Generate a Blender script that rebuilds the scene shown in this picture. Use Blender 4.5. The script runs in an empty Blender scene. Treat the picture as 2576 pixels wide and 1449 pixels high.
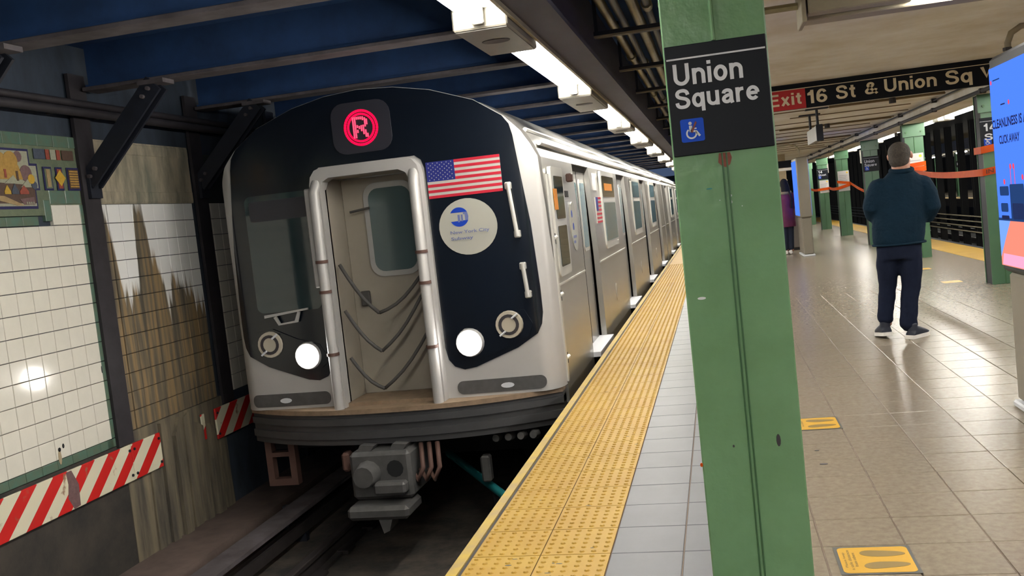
import bpy, bmesh, math, random
from math import sin, cos, pi, sqrt, radians
from mathutils import Vector, Matrix
random.seed(7)
SC = bpy.context.scene
COL = SC.collection

# ------------------------------------------------------------------ camera
W, H, FPX = 2576, 1449, 2407.7
CAM_H = 1.41
def cam_axes(yaw, pitch, roll):
    yaw, pitch, roll = map(radians, (yaw, pitch, roll))
    f = Vector((sin(yaw)*cos(pitch), cos(yaw)*cos(pitch), sin(pitch)))
    r = Vector((cos(yaw), -sin(yaw), 0)); u = r.cross(f)
    c, s = cos(roll), sin(roll)
    return c*r + s*u, -s*r + c*u, f
CR, CU, CF = cam_axes(-12.43, -4.078, -6.227)
cd = bpy.data.cameras.new('camera'); cam = bpy.data.objects.new('camera', cd); COL.objects.link(cam)
cd.sensor_width = 36; cd.lens = FPX/W*36; cd.clip_start = .05; cd.clip_end = 300
m = Matrix((CR, CU, -CF)).transposed().to_4x4(); m.translation = (0, 0, CAM_H); cam.matrix_world = m
SC.camera = cam
def in_view(p, marg=80):
    d = Vector(p) - Vector((0, 0, CAM_H)); z = d.dot(CF)
    if z < .3: return False
    x = W/2 + FPX*d.dot(CR)/z; y = H/2 - FPX*d.dot(CU)/z
    return -marg < x < W+marg and -marg < y < H+marg

# ------------------------------------------------------------------ world, exposure
wd = bpy.data.worlds.new('world'); SC.world = wd; wd.use_nodes = True
wd.node_tree.nodes['Background'].inputs[0].default_value = (.10, .15, .27, 1)
wd.node_tree.nodes['Background'].inputs[1].default_value = .12
vs = SC.view_settings
vs.view_transform = 'Standard'; vs.look = 'None'; vs.gamma = 1; vs.use_curve_mapping = False
vs.exposure = 2.2
TUBE = 26.0          # emission of the fluorescent tubes
HEAD = 14.0          # emission of the train's headlights

# ------------------------------------------------------------------ materials
def lin(c):
    return tuple(((v/255)/12.92 if v/255 <= .04045 else ((v/255+.055)/1.055)**2.4) for v in c)
MATS = {}
def nd(nt, t, **k):
    n = nt.nodes.new(t)
    for a, b in k.items(): setattr(n, a, b)
    return n
def M(name, rgb, rough=.5, metal=0., var=0., vscale=4., bump=0., bscale=40., spec=.5, rgb2=None, stretch=(1, 1, 1), emit=0., coat=0., alpha=None):
    mt = bpy.data.materials.new(name); mt.use_nodes = True; MATS[name] = mt
    nt = mt.node_tree; b = nt.nodes['Principled BSDF']
    c = lin(rgb)
    b.inputs['Base Color'].default_value = (*c, 1); b.inputs['Roughness'].default_value = rough
    b.inputs['Metallic'].default_value = metal; b.inputs['Specular IOR Level'].default_value = spec
    if coat: b.inputs['Coat Weight'].default_value = coat; b.inputs['Coat Roughness'].default_value = .06
    if emit:
        b.inputs['Emission Color'].default_value = (*c, 1); b.inputs['Emission Strength'].default_value = emit
    if var or bump:
        g = nd(nt, 'ShaderNodeNewGeometry'); mp = nd(nt, 'ShaderNodeMapping'); mp.inputs['Scale'].default_value = stretch
        nt.links.new(g.outputs['Position'], mp.inputs['Vector'])
    if var:
        n = nd(nt, 'ShaderNodeTexNoise'); n.inputs['Scale'].default_value = vscale; n.inputs['Detail'].default_value = 6
        n.inputs['Roughness'].default_value = .65
        nt.links.new(mp.outputs[0], n.inputs['Vector'])
        r = nd(nt, 'ShaderNodeValToRGB'); r.color_ramp.elements[0].position = .35; r.color_ramp.elements[1].position = .66
        c2 = lin(rgb2) if rgb2 else tuple(v*(1-var) for v in c)
        r.color_ramp.elements[0].color = (*c2, 1); r.color_ramp.elements[1].color = (*c, 1)
        nt.links.new(n.outputs['Fac'], r.inputs[0]); nt.links.new(r.outputs[0], b.inputs['Base Color'])
    if bump:
        n2 = nd(nt, 'ShaderNodeTexNoise'); n2.inputs['Scale'].default_value = bscale; n2.inputs['Detail'].default_value = 3
        nt.links.new(mp.outputs[0], n2.inputs['Vector'])
        bp = nd(nt, 'ShaderNodeBump'); bp.inputs['Strength'].default_value = bump; bp.inputs['Distance'].default_value = .01
        nt.links.new(n2.outputs['Fac'], bp.inputs['Height']); nt.links.new(bp.outputs[0], b.inputs['Normal'])
    return mt
def EM(name, rgb, s):
    mt = bpy.data.materials.new(name); mt.use_nodes = True; MATS[name] = mt; nt = mt.node_tree
    nt.nodes.clear(); e = nd(nt, 'ShaderNodeEmission'); o = nd(nt, 'ShaderNodeOutputMaterial')
    e.inputs[0].default_value = (*lin(rgb), 1); e.inputs[1].default_value = s
    nt.links.new(e.outputs[0], o.inputs[0]); return mt

M('tunnel_navy', (38, 76, 128), .8, var=.45, vscale=1.2, rgb2=(28, 60, 104))
M('soot_wall', (56, 66, 80), .85, var=.5, vscale=3, stretch=(1, 1, .4))
M('beam_steel', (34, 66, 112), .7, var=.4, vscale=3)
M('beam_flange', (92, 86, 90), .75, var=.35, vscale=4, rgb2=(64, 58, 60))
M('wall_steel', (52, 48, 52), .6, var=.4, vscale=6)
M('dark_steel', (30, 34, 46), .55, var=.4, vscale=6)
M('black_steel', (14, 14, 16), .6, var=.3)
M('wall_grime', (134, 122, 100), .85, var=.6, vscale=7, stretch=(1, 1, .12), rgb2=(72, 68, 62), bump=.3, bscale=20)
M('low_wall', (66, 60, 54), .85, var=.5, vscale=3, rgb2=(42, 40, 38), bump=.2)
M('tile_white', (232, 227, 214), .12, var=.05, vscale=9, coat=.3)
M('tile_green', (98, 112, 94), .25, var=.3, vscale=14, rgb2=(90, 118, 104))
M('frieze_green', (112, 122, 96), .5, var=.35, vscale=12, rgb2=(92, 104, 84), bump=.2, bscale=120)
M('frieze_dirty', (184, 170, 146), .7, var=.5, vscale=9, stretch=(1, 1, .25), rgb2=(122, 122, 108))
M('frieze_dark', (52, 58, 52), .7, var=.4, vscale=9)
M('mosaic_blue', (44, 44, 92), .4, var=.3, vscale=60)
M('mosaic_ochre', (186, 146, 72), .5, var=.25, vscale=50)
M('mosaic_gold', (206, 166, 60), .45, var=.2, vscale=50)
M('mosaic_mauve', (124, 96, 96), .5, var=.3, vscale=50)
M('mosaic_brown', (92, 70, 58), .5, var=.3, vscale=50)
M('mosaic_pale', (166, 166, 144), .5, var=.2, vscale=50)
M('mosaic_red', (158, 78, 62), .5, var=.25, vscale=50)
M('mosaic_slate', (76, 84, 98), .5, var=.25, vscale=50)
M('mosaic_tan', (172, 146, 104), .5, var=.25, vscale=50)
M('track_dirt', (84, 76, 68), .9, var=.55, vscale=4, rgb2=(46, 44, 44), bump=.5, bscale=18)
M('rail_steel', (86, 80, 80), .4, metal=.6, var=.3)
M('ledge_brown', (108, 92, 86), .85, var=.3, vscale=5)
M('tactile', (163, 131, 52), .55, var=.13, vscale=3, rgb2=(154, 119, 44), spec=.3)
M('tactile_edge', (172, 144, 44), .6, var=.45, vscale=9, rgb2=(150, 128, 84))
M('rubber_dark', (58, 56, 56), .8)
M('floor_white', (102, 103, 108), .42, spec=.12, var=.1, vscale=3)
M('floor_beige', (137, 127, 112), .27, var=.16, vscale=30, rgb2=(123, 112, 98))
M('floor_far', (130, 120, 106), .2, var=.08, vscale=4)
M('grout', (128, 112, 100), .9)
M('concrete_side', (70, 66, 62), .9, var=.4)
M('cream_ceiling', (226, 225, 222), .75, var=.3, vscale=1.4, rgb2=(200, 192, 176))
M('cream_groove', (110, 92, 66), .9)
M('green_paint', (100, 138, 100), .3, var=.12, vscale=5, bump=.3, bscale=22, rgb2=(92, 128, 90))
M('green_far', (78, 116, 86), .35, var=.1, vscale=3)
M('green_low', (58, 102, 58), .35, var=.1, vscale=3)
M('rust_red', (122, 66, 54), .8, var=.3, vscale=40)
M('green_seam', (48, 84, 52), .5)
M('sign_black', (14, 18, 26), .45, spec=.2, var=.08)
M('sign_white', (196, 198, 204), .5, spec=.2)
M('sign_cream', (222, 208, 178), .5)
M('sign_red', (186, 36, 40), .4)
M('sign_blue', (12, 66, 178), .5, spec=.2)
M('lamp_white', (236, 232, 222), .4, var=.1, vscale=6)
M('lamp_box', (128, 124, 114), .5, var=.1, vscale=6)
M('lamp_grey', (118, 115, 108), .5, var=.12)
M('girder_mauve', (72, 70, 86), .7, var=.3, vscale=3, stretch=(1, .3, 1))
M('girder_cream', (150, 140, 118), .7, var=.2)
M('pipe_metal', (150, 142, 116), .35, metal=.75, var=.3, vscale=8)
M('pipe_dark', (52, 54, 60), .4, metal=.5)
M('steel_train', (200, 198, 192), .36, metal=.45, var=.05, vscale=2)
M('steel_front', (172, 170, 168), .45, metal=.12, var=.06, vscale=3)
M('steel_side', (172, 170, 166), .3, metal=.8, var=.05, vscale=1.5, stretch=(1, 1, .2))
M('steel_door', (158, 150, 138), .5, metal=.1, var=.08)
M('train_black', (12, 18, 27), .2, coat=.2)
M('train_glass', (38, 52, 54), .06, spec=.8)
M('door_glass', (74, 92, 94), .08, spec=.7)
M('side_glass', (96, 122, 132), .14, spec=.4)
M('train_roof', (112, 104, 98), .6, var=.3)
M('bumper_grey', (74, 74, 76), .5, metal=.3, var=.2)
M('tread_tan', (142, 120, 98), .5, var=.3, vscale=12)
M('under_black', (16, 17, 20), .8)
M('coupler_grey', (84, 83, 83), .6, metal=.2, var=.25, vscale=12)
M('shoe_brown', (92, 66, 58), .7, var=.2)
M('strap_dark', (72, 70, 68), .7)
M('flag_red', (176, 36, 54), .5, spec=.2)
M('flag_white', (172, 168, 162), .5, spec=.2)
M('flag_blue', (36, 42, 112), .5, spec=.2)
M('logo_blue', (22, 58, 160), .5, spec=.2)
M('logo_ink', (92, 102, 150), .5)
M('roundel_white', (160, 159, 150), .45)
M('decal_orange', (206, 128, 28), .5, spec=.2)
M('decal_yellow', (238, 200, 60), .4)
M('lamp_lens', (176, 168, 152), .25)
M('teal_pipe', (26, 110, 116), .5)
M('panel_dark', (44, 44, 52), .35)
M('kiosk_grey', (130, 123, 110), .45, metal=.2, var=.06)
M('kiosk_dark', (20, 20, 22), .6)
M('jacket', (18, 40, 56), .85, spec=.12, var=.18, vscale=9, bump=.5, bscale=38)
M('trousers', (28, 34, 52), .9, spec=.1, var=.2, vscale=10, bump=.3, bscale=14)
M('skin', (176, 124, 100), .55, var=.1, vscale=20)
M('hair_grey', (74, 66, 58), .8, var=.35, vscale=60, rgb2=(48, 42, 38), bump=.6, bscale=160)
M('hair_black', (22, 20, 22), .95, bump=.4, bscale=120)
M('shoe_navy', (34, 38, 52), .6)
M('sole_white', (226, 222, 216), .6)
M('coat_burgundy', (108, 40, 74), .8, var=.2, vscale=8)
M('coat_fur', (150, 132, 100), .9, var=.3, vscale=60)
M('jeans', (34, 42, 62), .85, var=.2)
M('tape_orange', (198, 84, 4), .5, var=.12, vscale=6, rgb2=(186, 64, 8), spec=.2)
M('tape_ink', (90, 40, 20), .6)
M('tape_clear', (196, 152, 120), .4)
M('paper', (190, 187, 186), .6)
M('paper_ink', (150, 150, 156), .7)
M('sticker_yellow', (198, 152, 48), .45, var=.06, vscale=20)
M('sticker_foot', (126, 104, 54), .6)
M('sticker_border', (78, 78, 76), .6)
M('stair_tan', (168, 150, 120), .7, var=.15)
M('bin_grey', (92, 84, 78), .6, var=.1)
EM('tube_light', (255, 252, 243), TUBE)
EM('head_light', (255, 250, 244), HEAD)
EM('led_red', (255, 10, 60), 0.453)
EM('led_pink', (255, 70, 100), 0.438)
EM('screen_blue', (72, 120, 246), 0.310)
EM('screen_sky', (110, 152, 255), 0.310)
EM('screen_navy', (36, 62, 110), 0.270)
EM('screen_ink', (34, 40, 74), 0.270)
EM('screen_red', (226, 70, 90), 0.297)
EM('screen_coral', (226, 132, 112), 0.297)
EM('screen_pink', (222, 158, 190), 0.297)
EM('screen_pale', (176, 196, 246), 0.310)

def striped():
    mt = bpy.data.materials.new('hazard_stripes'); mt.use_nodes = True; MATS['hazard_stripes'] = mt; nt = mt.node_tree
    b = nt.nodes['Principled BSDF']; b.inputs['Roughness'].default_value = .5
    g = nd(nt, 'ShaderNodeNewGeometry'); s = nd(nt, 'ShaderNodeSeparateXYZ'); nt.links.new(g.outputs['Position'], s.inputs[0])
    a = nd(nt, 'ShaderNodeMath', operation='MULTIPLY'); a.inputs[1].default_value = -1.15; nt.links.new(s.outputs['Z'], a.inputs[0])
    c = nd(nt, 'ShaderNodeMath', operation='ADD'); nt.links.new(s.outputs['Y'], c.inputs[0]); nt.links.new(a.outputs[0], c.inputs[1])
    d = nd(nt, 'ShaderNodeMath', operation='DIVIDE'); d.inputs[1].default_value = .318; nt.links.new(c.outputs[0], d.inputs[0])
    f = nd(nt, 'ShaderNodeMath', operation='FRACT'); nt.links.new(d.outputs[0], f.inputs[0])
    st = nd(nt, 'ShaderNodeMath', operation='GREATER_THAN'); st.inputs[1].default_value = .52; nt.links.new(f.outputs[0], st.inputs[0])
    n = nd(nt, 'ShaderNodeTexNoise'); n.inputs['Scale'].default_value = 9; n.inputs['Detail'].default_value = 8
    nt.links.new(g.outputs['Position'], n.inputs['Vector'])
    r = nd(nt, 'ShaderNodeValToRGB'); r.color_ramp.elements[0].position = .30; r.color_ramp.elements[1].position = .38
    nt.links.new(n.outputs['Fac'], r.inputs[0])
    mx = nd(nt, 'ShaderNodeMix', data_type='RGBA'); mx.inputs[6].default_value = (*lin((222, 216, 190)), 1); mx.inputs[7].default_value = (*lin((206, 34, 30)), 1)
    nt.links.new(st.outputs[0], mx.inputs[0])
    m2 = nd(nt, 'ShaderNodeMix', data_type='RGBA'); m2.inputs[6].default_value = (*lin((150, 112, 84)), 1)
    nt.links.new(r.outputs[0], m2.inputs[0]); nt.links.new(mx.outputs[2], m2.inputs[7]); nt.links.new(m2.outputs[2], b.inputs['Base Color'])
striped()
def stained():
    """white glazed tile with brown water stains running down from joints; stain outline is fixed on the wall"""
    mt = bpy.data.materials.new('tile_stained'); mt.use_nodes = True; MATS['tile_stained'] = mt; nt = mt.node_tree
    b = nt.nodes['Principled BSDF']
    g = nd(nt, 'ShaderNodeNewGeometry'); s = nd(nt, 'ShaderNodeSeparateXYZ'); nt.links.new(g.outputs['Position'], s.inputs[0])
    mr = nd(nt, 'ShaderNodeMapRange'); mr.inputs[1].default_value = 6.86; mr.inputs[2].default_value = 8.28; nt.links.new(s.outputs['Y'], mr.inputs[0])
    cr = nd(nt, 'ShaderNodeValToRGB'); nt.links.new(mr.outputs[0], cr.inputs[0])
    els = cr.color_ramp.elements
    pts = [(0, .95), (.05, .9), (.10, .62), (.17, .56), (.26, .58), (.31, .98), (.37, .98), (.43, .76), (.50, .66), (.55, .48), (.63, .62), (.70, .56), (.76, .60), (.84, .54), (.9, .50), (1, .46)]
    els[0].position = 0; els[0].color = (pts[0][1],)*3 + (1,); els[1].position = 1; els[1].color = (pts[-1][1],)*3 + (1,)
    for p, v in pts[1:-1]:
        e = els.new(p); e.color = (v, v, v, 1)
    mp = nd(nt, 'ShaderNodeMapping'); mp.inputs['Scale'].default_value = (1, 16, .9); nt.links.new(g.outputs['Position'], mp.inputs['Vector'])
    n = nd(nt, 'ShaderNodeTexNoise'); n.inputs['Scale'].default_value = 1.4; n.inputs['Detail'].default_value = 5; nt.links.new(mp.outputs[0], n.inputs['Vector'])
    a = nd(nt, 'ShaderNodeMath', operation='MULTIPLY_ADD'); a.inputs[1].default_value = .36; a.inputs[2].default_value = -.18; nt.links.new(n.outputs['Fac'], a.inputs[0])
    h = nd(nt, 'ShaderNodeMath', operation='ADD'); nt.links.new(cr.outputs[0], h.inputs[0]); nt.links.new(a.outputs[0], h.inputs[1])
    z = nd(nt, 'ShaderNodeMath', operation='MULTIPLY'); z.inputs[1].default_value = .5; nt.links.new(s.outputs['Z'], z.inputs[0])
    d = nd(nt, 'ShaderNodeMath', operation='SUBTRACT'); nt.links.new(h.outputs[0], d.inputs[0]); nt.links.new(z.outputs[0], d.inputs[1])
    k = nd(nt, 'ShaderNodeMapRange'); k.inputs[1].default_value = -.01; k.inputs[2].default_value = .05; nt.links.new(d.outputs[0], k.inputs[0])
    n2 = nd(nt, 'ShaderNodeTexNoise'); n2.inputs['Scale'].default_value = 1.1; n2.inputs['Detail'].default_value = 6; nt.links.new(mp.outputs[0], n2.inputs['Vector'])
    r2 = nd(nt, 'ShaderNodeValToRGB'); nt.links.new(n2.outputs['Fac'], r2.inputs[0])
    r2.color_ramp.elements[0].position = .36; r2.color_ramp.elements[0].color = (*lin((82, 77, 66)), 1)
    r2.color_ramp.elements[1].position = .62; r2.color_ramp.elements[1].color = (*lin((148, 124, 88)), 1)
    e = r2.color_ramp.elements.new(.5); e.color = (*lin((112, 100, 82)), 1)
    mx = nd(nt, 'ShaderNodeMix', data_type='RGBA'); mx.inputs[6].default_value = (*lin((244, 243, 240)), 1)
    nt.links.new(k.outputs[0], mx.inputs[0]); nt.links.new(r2.outputs[0], mx.inputs[7]); nt.links.new(mx.outputs[2], b.inputs['Base Color'])
    ro = nd(nt, 'ShaderNodeMapRange'); ro.inputs[3].default_value = .12; ro.inputs[4].default_value = .8; nt.links.new(k.outputs[0], ro.inputs[0]); nt.links.new(ro.outputs[0], b.inputs['Roughness'])
stained()

# ------------------------------------------------------------------ object helpers
X, Yv, Z = Vector((1, 0, 0)), Vector((0, 1, 0)), Vector((0, 0, 1))
WO = {}      # world origin of every object
def tag(o, label=None, cat=None, group=None, kind=None):
    if label: o['label'] = label
    if cat: o['category'] = cat
    if group: o['group'] = group
    if kind: o['kind'] = kind
    elif cat: o['kind'] = 'thing'
    return o
def empty(name, loc, label, cat, group=None):
    o = bpy.data.objects.new(name, None); COL.objects.link(o); o.location = loc; o.empty_display_size = .1
    WO[o] = Vector(loc); return tag(o, label, cat, group)
def link(name, me, origin, parent=None):
    o = bpy.data.objects.new(name, me); COL.objects.link(o)
    WO[o] = Vector(origin)
    if parent: o.parent = parent; o.location = Vector(origin) - WO[parent]
    else: o.location = origin
    return o
def mesh_obj(name, me, mat, parent=None, smooth=False):
    """me holds world coordinates; the origin moves to the middle of its base"""
    xs = [v.co for v in me.vertices]
    lo = Vector((min(v[i] for v in xs) for i in range(3))); hi = Vector((max(v[i] for v in xs) for i in range(3)))
    o = Vector(((lo.x+hi.x)/2, (lo.y+hi.y)/2, lo.z))
    me.transform(Matrix.Translation(-o))
    me.materials.append(MATS[mat])
    if smooth:
        me.polygons.foreach_set('use_smooth', [True]*len(me.polygons))
        if smooth != True: me.set_sharp_from_angle(angle=radians(smooth))
    return link(name, me, o, parent)
class MB:
    def __init__(s): s.v = []; s.f = []
    def add(s, vs, fs):
        n = len(s.v); s.v += [tuple(v) for v in vs]; s.f += [tuple(i+n for i in f) for f in fs]; return s
    def box(s, x0, x1, y0, y1, z0, z1):
        return s.add([(x0, y0, z0), (x1, y0, z0), (x1, y1, z0), (x0, y1, z0), (x0, y0, z1), (x1, y0, z1), (x1, y1, z1), (x0, y1, z1)],
                     [(0, 3, 2, 1), (4, 5, 6, 7), (0, 1, 5, 4), (1, 2, 6, 5), (2, 3, 7, 6), (3, 0, 4, 7)])
    def bbox(s, x0, x1, y0, y1, z0, z1, b=.01):
        """box with chamfered edges"""
        bm = bmesh.new(); bmesh.ops.create_cube(bm, size=1)
        for v in bm.verts: v.co = ((x0+x1)/2 + v.co.x*(x1-x0), (y0+y1)/2 + v.co.y*(y1-y0), (z0+z1)/2 + v.co.z*(z1-z0))
        bmesh.ops.bevel(bm, geom=bm.edges[:], offset=b, segments=1, affect='EDGES')
        bm.verts.index_update()
        s.add([v.co[:] for v in bm.verts], [[v.index for v in f.verts] for f in bm.faces]); bm.free(); return s
    def tube(s, path, r, n=10, cap=True, rs=None):
        P = [Vector(p) for p in path]; rings = []
        up = None
        for i, p in enumerate(P):
            t = ((P[i+1] if i < len(P)-1 else p) - (P[i-1] if i else p)).normalized()
            if up is None:
                up = Vector((0, 0, 1)) if abs(t.z) < .9 else Vector((1, 0, 0))
            a = t.cross(up).normalized(); b = a.cross(t).normalized(); up = b
            rr = rs[i] if rs else r
            rings.append([p + (a*cos(2*pi*k/n) + b*sin(2*pi*k/n))*rr for k in range(n)])
        vs = [v for R in rings for v in R]; fs = []
        for i in range(len(P)-1):
            for k in range(n):
                fs.append((i*n+k, i*n+(k+1) % n, (i+1)*n+(k+1) % n, (i+1)*n+k))
        if cap: fs += [tuple(range(n))[::-1], tuple(range((len(P)-1)*n, len(P)*n))]
        return s.add(vs, fs)
    def prism(s, poly, o, a, b, n, t):
        """polygon (u,v) in the plane o + u*a + v*b, extruded by t along n"""
        o, a, b, n = map(Vector, (o, a, b, n)); k = len(poly)
        base = [o + a*u + b*v for u, v in poly]
        vs = base + [p + n*t for p in base]
        fs = [tuple(range(k))[::-1], tuple(range(k, 2*k))] + [(i, (i+1) % k, k+(i+1) % k, k+i) for i in range(k)]
        return s.add(vs, fs)
    def build(s, name, mat, parent=None, smooth=False, fix=False):
        me = bpy.data.meshes.new(name); me.from_pydata(s.v, [], s.f); me.update()
        if fix:
            bm = bmesh.new(); bm.from_mesh(me); bmesh.ops.recalc_face_normals(bm, faces=bm.faces[:]); bm.to_mesh(me); bm.free()
        return mesh_obj(name, me, mat, parent, smooth)
def box(name, mat, parent, *c): return MB().box(*c).build(name, mat, parent)
def bbox(name, mat, parent, *c, b=.01): return MB().bbox(*c, b=b).build(name, mat, parent)
def copy_tree(o, delta, parent=None):
    c = o.copy(); COL.objects.link(c); c.parent = parent
    if parent is None: c.location = o.location + Vector(delta)
    WO[c] = WO[o] + Vector(delta)
    for ch in [x for x in o.children]: copy_tree(ch, delta, c)
    return c
def circle(cx, cy, r, n=24, a0=0, a1=2*pi, ry=None):
    return [(cx + r*cos(a0+(a1-a0)*i/n), cy + (ry or r)*sin(a0+(a1-a0)*i/n)) for i in range(n if abs(a1-a0-2*pi) < 1e-6 else n+1)]
def rrect(x0, x1, y0, y1, r, n=5):
    out = []
    for cx, cy, a in ((x1-r, y0+r, -pi/2), (x1-r, y1-r, 0), (x0+r, y1-r, pi/2), (x0+r, y0+r, pi)):
        out += [(cx + r*cos(a+pi/2*i/n), cy + r*sin(a+pi/2*i/n)) for i in range(n+1)]
    return out
def text(name, body, mat, parent, o, right, up, w, h, bold=.02, thick=.002):
    """lettering fitted into the w x h rectangle whose lower left corner is o; it faces right x up"""
    cu = bpy.data.curves.new(name, 'FONT'); cu.body = body; cu.offset = bold; cu.resolution_u = 3; cu.space_line = .95
    t = bpy.data.objects.new(name, cu); COL.objects.link(t); bpy.context.view_layer.update()
    me = bpy.data.meshes.new_from_object(t.evaluated_get(bpy.context.evaluated_depsgraph_get()))
    bpy.data.objects.remove(t); bpy.data.curves.remove(cu)
    xs = [v.co.x for v in me.vertices]; ys = [v.co.y for v in me.vertices]
    x0, x1, y0, y1 = min(xs), max(xs), min(ys), max(ys)
    o, right, up = Vector(o), Vector(right).normalized(), Vector(up).normalized(); n = right.cross(up)
    bm = bmesh.new(); bm.from_mesh(me); bpy.data.meshes.remove(me)
    bmesh.ops.remove_doubles(bm, verts=bm.verts[:], dist=1e-5)
    for v in bm.verts: v.co = o + right*((v.co.x-x0)/(x1-x0)*w) + up*((v.co.y-y0)/(y1-y0)*h) + n*thick
    me = bpy.data.meshes.new(name); bm.to_mesh(me); bm.free(); me.materials.clear()
    return mesh_obj(name, me, mat, parent)
def arc(cx, cy, rx, ry, a0, a1, n=14): return [(cx+rx*cos(radians(a0+(a1-a0)*i/n)), cy+ry*sin(radians(a0+(a1-a0)*i/n))) for i in range(n+1)]
def spl(P, n=5):
    out = []
    Q = [P[0]]+P+[P[-1]]
    for i in range(1, len(Q)-2):
        for k in range(n):
            u = k/n; out.append(tuple(.5*(2*Q[i][c]+(Q[i+1][c]-Q[i-1][c])*u+(2*Q[i-1][c]-5*Q[i][c]+4*Q[i+1][c]-Q[i+2][c])*u*u+(3*Q[i][c]-Q[i-1][c]-3*Q[i+1][c]+Q[i+2][c])*u**3) for c in (0, 1)))
    return out+[P[-1]]
GL = {   # letter: (advance, centre lines); cap height 1, bold even strokes
 'U': (.76, [[(.1, 1), (.1, .37)]+arc(.37, .365, .27, .275, 180, 360)+[(.64, 1)]]),
 'n': (.60, [[(.1, 0), (.1, .73)], [(.1, .40)]+arc(.30, .43, .20, .215, 180, 0)+[(.50, 0)]]),
 'i': (.20, [[(.1, 0), (.1, .73)], [(.1, .84), (.1, 1)]]),
 'o': (.62, [arc(.31, .365, .215, .28, 0, 360, 24)]),
 'S': (.70, [spl([(.60, .69), (.555, .83), (.45, .905), (.33, .915), (.19, .88), (.115, .78), (.13, .66), (.22, .58), (.36, .53), (.51, .47), (.60, .36), (.595, .22), (.50, .115), (.35, .085), (.20, .105), (.11, .19), (.085, .32)])]),
 'q': (.61, [arc(.29, .365, .20, .28, 0, 360, 24), [(.51, .73), (.51, -.21)]]),
 'u': (.60, [[(.50, 0), (.50, .73)], [(.1, .73)]+arc(.30, .30, .20, .215, 180, 360)]),
 'a': (.58, [spl([(.12, .51), (.15, .60), (.24, .65), (.34, .65), (.43, .60), (.46, .50)])+[(.46, .14), (.50, .0)], spl([(.46, .43), (.27, .39), (.15, .32), (.11, .21), (.17, .11), (.29, .09), (.41, .16), (.46, .28)])]),
 'r': (.41, [[(.1, 0), (.1, .73)], spl([(.1, .40), (.15, .56), (.25, .63), (.38, .645)])]),
 'e': (.62, [[(.12, .37), (.52, .37)], arc(.31, .365, .215, .28, 0, 318, 22)]),
 'E': (.68, [[(.1, 0), (.1, 1)], [(.1, .92), (.64, .92)], [(.1, .53), (.60, .53)], [(.1, .08), (.65, .08)]]),
 'x': (.60, [[(.10, .73), (.50, 0)], [(.50, .73), (.10, 0)]]),
 't': (.40, [[(.2, .93)]+spl([(.2, .24), (.215, .15), (.26, .095), (.37, .085)]), [(.03, .66), (.37, .66)]]),
 '&': (.82, [spl([(.74, .02), (.50, .32), (.29, .60), (.23, .75), (.29, .89), (.42, .915), (.52, .82), (.47, .66), (.24, .46), (.12, .29), (.17, .13), (.33, .085), (.51, .15), (.65, .32), (.69, .44)])]),
 'W': (.98, [[(.08, 1), (.28, .04), (.49, .94), (.70, .04), (.90, 1)]]),
 '4': (.64, [[(.43, 0), (.43, 1)], [(.43, .92), (.10, .30)], [(.05, .28), (.61, .28)]]),
 '6': (.62, [arc(.31, .305, .21, .225, 0, 360, 22), spl([(.50, .74), (.44, .87), (.32, .915), (.20, .84), (.12, .64), (.10, .33)])]),
 '1': (.44, [[(.31, 0), (.31, 1)], [(.31, .70), (.05, .70)], [(.31, .86), (.14, .74)]]),
}
def sign_text(name, body, mat, parent, o, right, up, w, h, sw=.172, thick=.002):
    quads = []; x = 0
    for ch in body:
        adv, lines = GL[ch]
        for L in lines:
            closed = (Vector(L[0])-Vector(L[-1])).length < 1e-4
            P = [Vector(p) for p in L]; n = len(P); side = []; tk = thick+lines.index(L)*.0004
            for i, p in enumerate(P):
                a = P[i-1] if i else (P[-2] if closed else None); b = P[i+1] if i < n-1 else (P[1] if closed else None)
                d0 = (p-a).normalized() if a is not None else None; d1 = (b-p).normalized() if b is not None else None
                d = ((d0 or d1)+(d1 or d0)).normalized(); nn = Vector((-d.y, d.x))
                k = 1/max(.55, nn.dot(Vector((-(d1 or d0).y, (d1 or d0).x)))); hw = sw/2*k
                side.append((p+nn*hw, p-nn*hw))
            for i in range(n-1): quads.append(([(x+q.x, q.y) for q in (side[i][0], side[i][1], side[i+1][1], side[i+1][0])], tk))
        x += adv+.075
    us = [u for q, _ in quads for u, v in q]; vs_ = [v for q, _ in quads for u, v in q]
    u0, u1, v0, v1 = min(us), max(us), min(vs_), max(vs_)
    o, right, up = Vector(o), Vector(right).normalized(), Vector(up).normalized(); nrm = right.cross(up)
    mb = MB()
    for q, tk in quads:
        pts = [o + right*((u-u0)/(u1-u0)*w) + up*((v-v0)/(v1-v0)*h) + nrm*tk for u, v in q]
        mb.add(pts, [(0, 1, 2, 3)])
    return mb.build(name, mat, parent, fix=False)
ORD = ['first', 'second', 'third', 'fourth', 'fifth', 'sixth', 'seventh', 'eighth', 'ninth', 'tenth', 'eleventh', 'twelfth', 'thirteenth', 'fourteenth', 'fifteenth', 'sixteenth', 'seventeenth', 'eighteenth', 'nineteenth', 'twentieth', 'twenty-first', 'twenty-second', 'twenty-third', 'twenty-fourth', 'twenty-fifth']
def struct(o, label=None): return tag(o, label, kind='structure')

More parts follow.
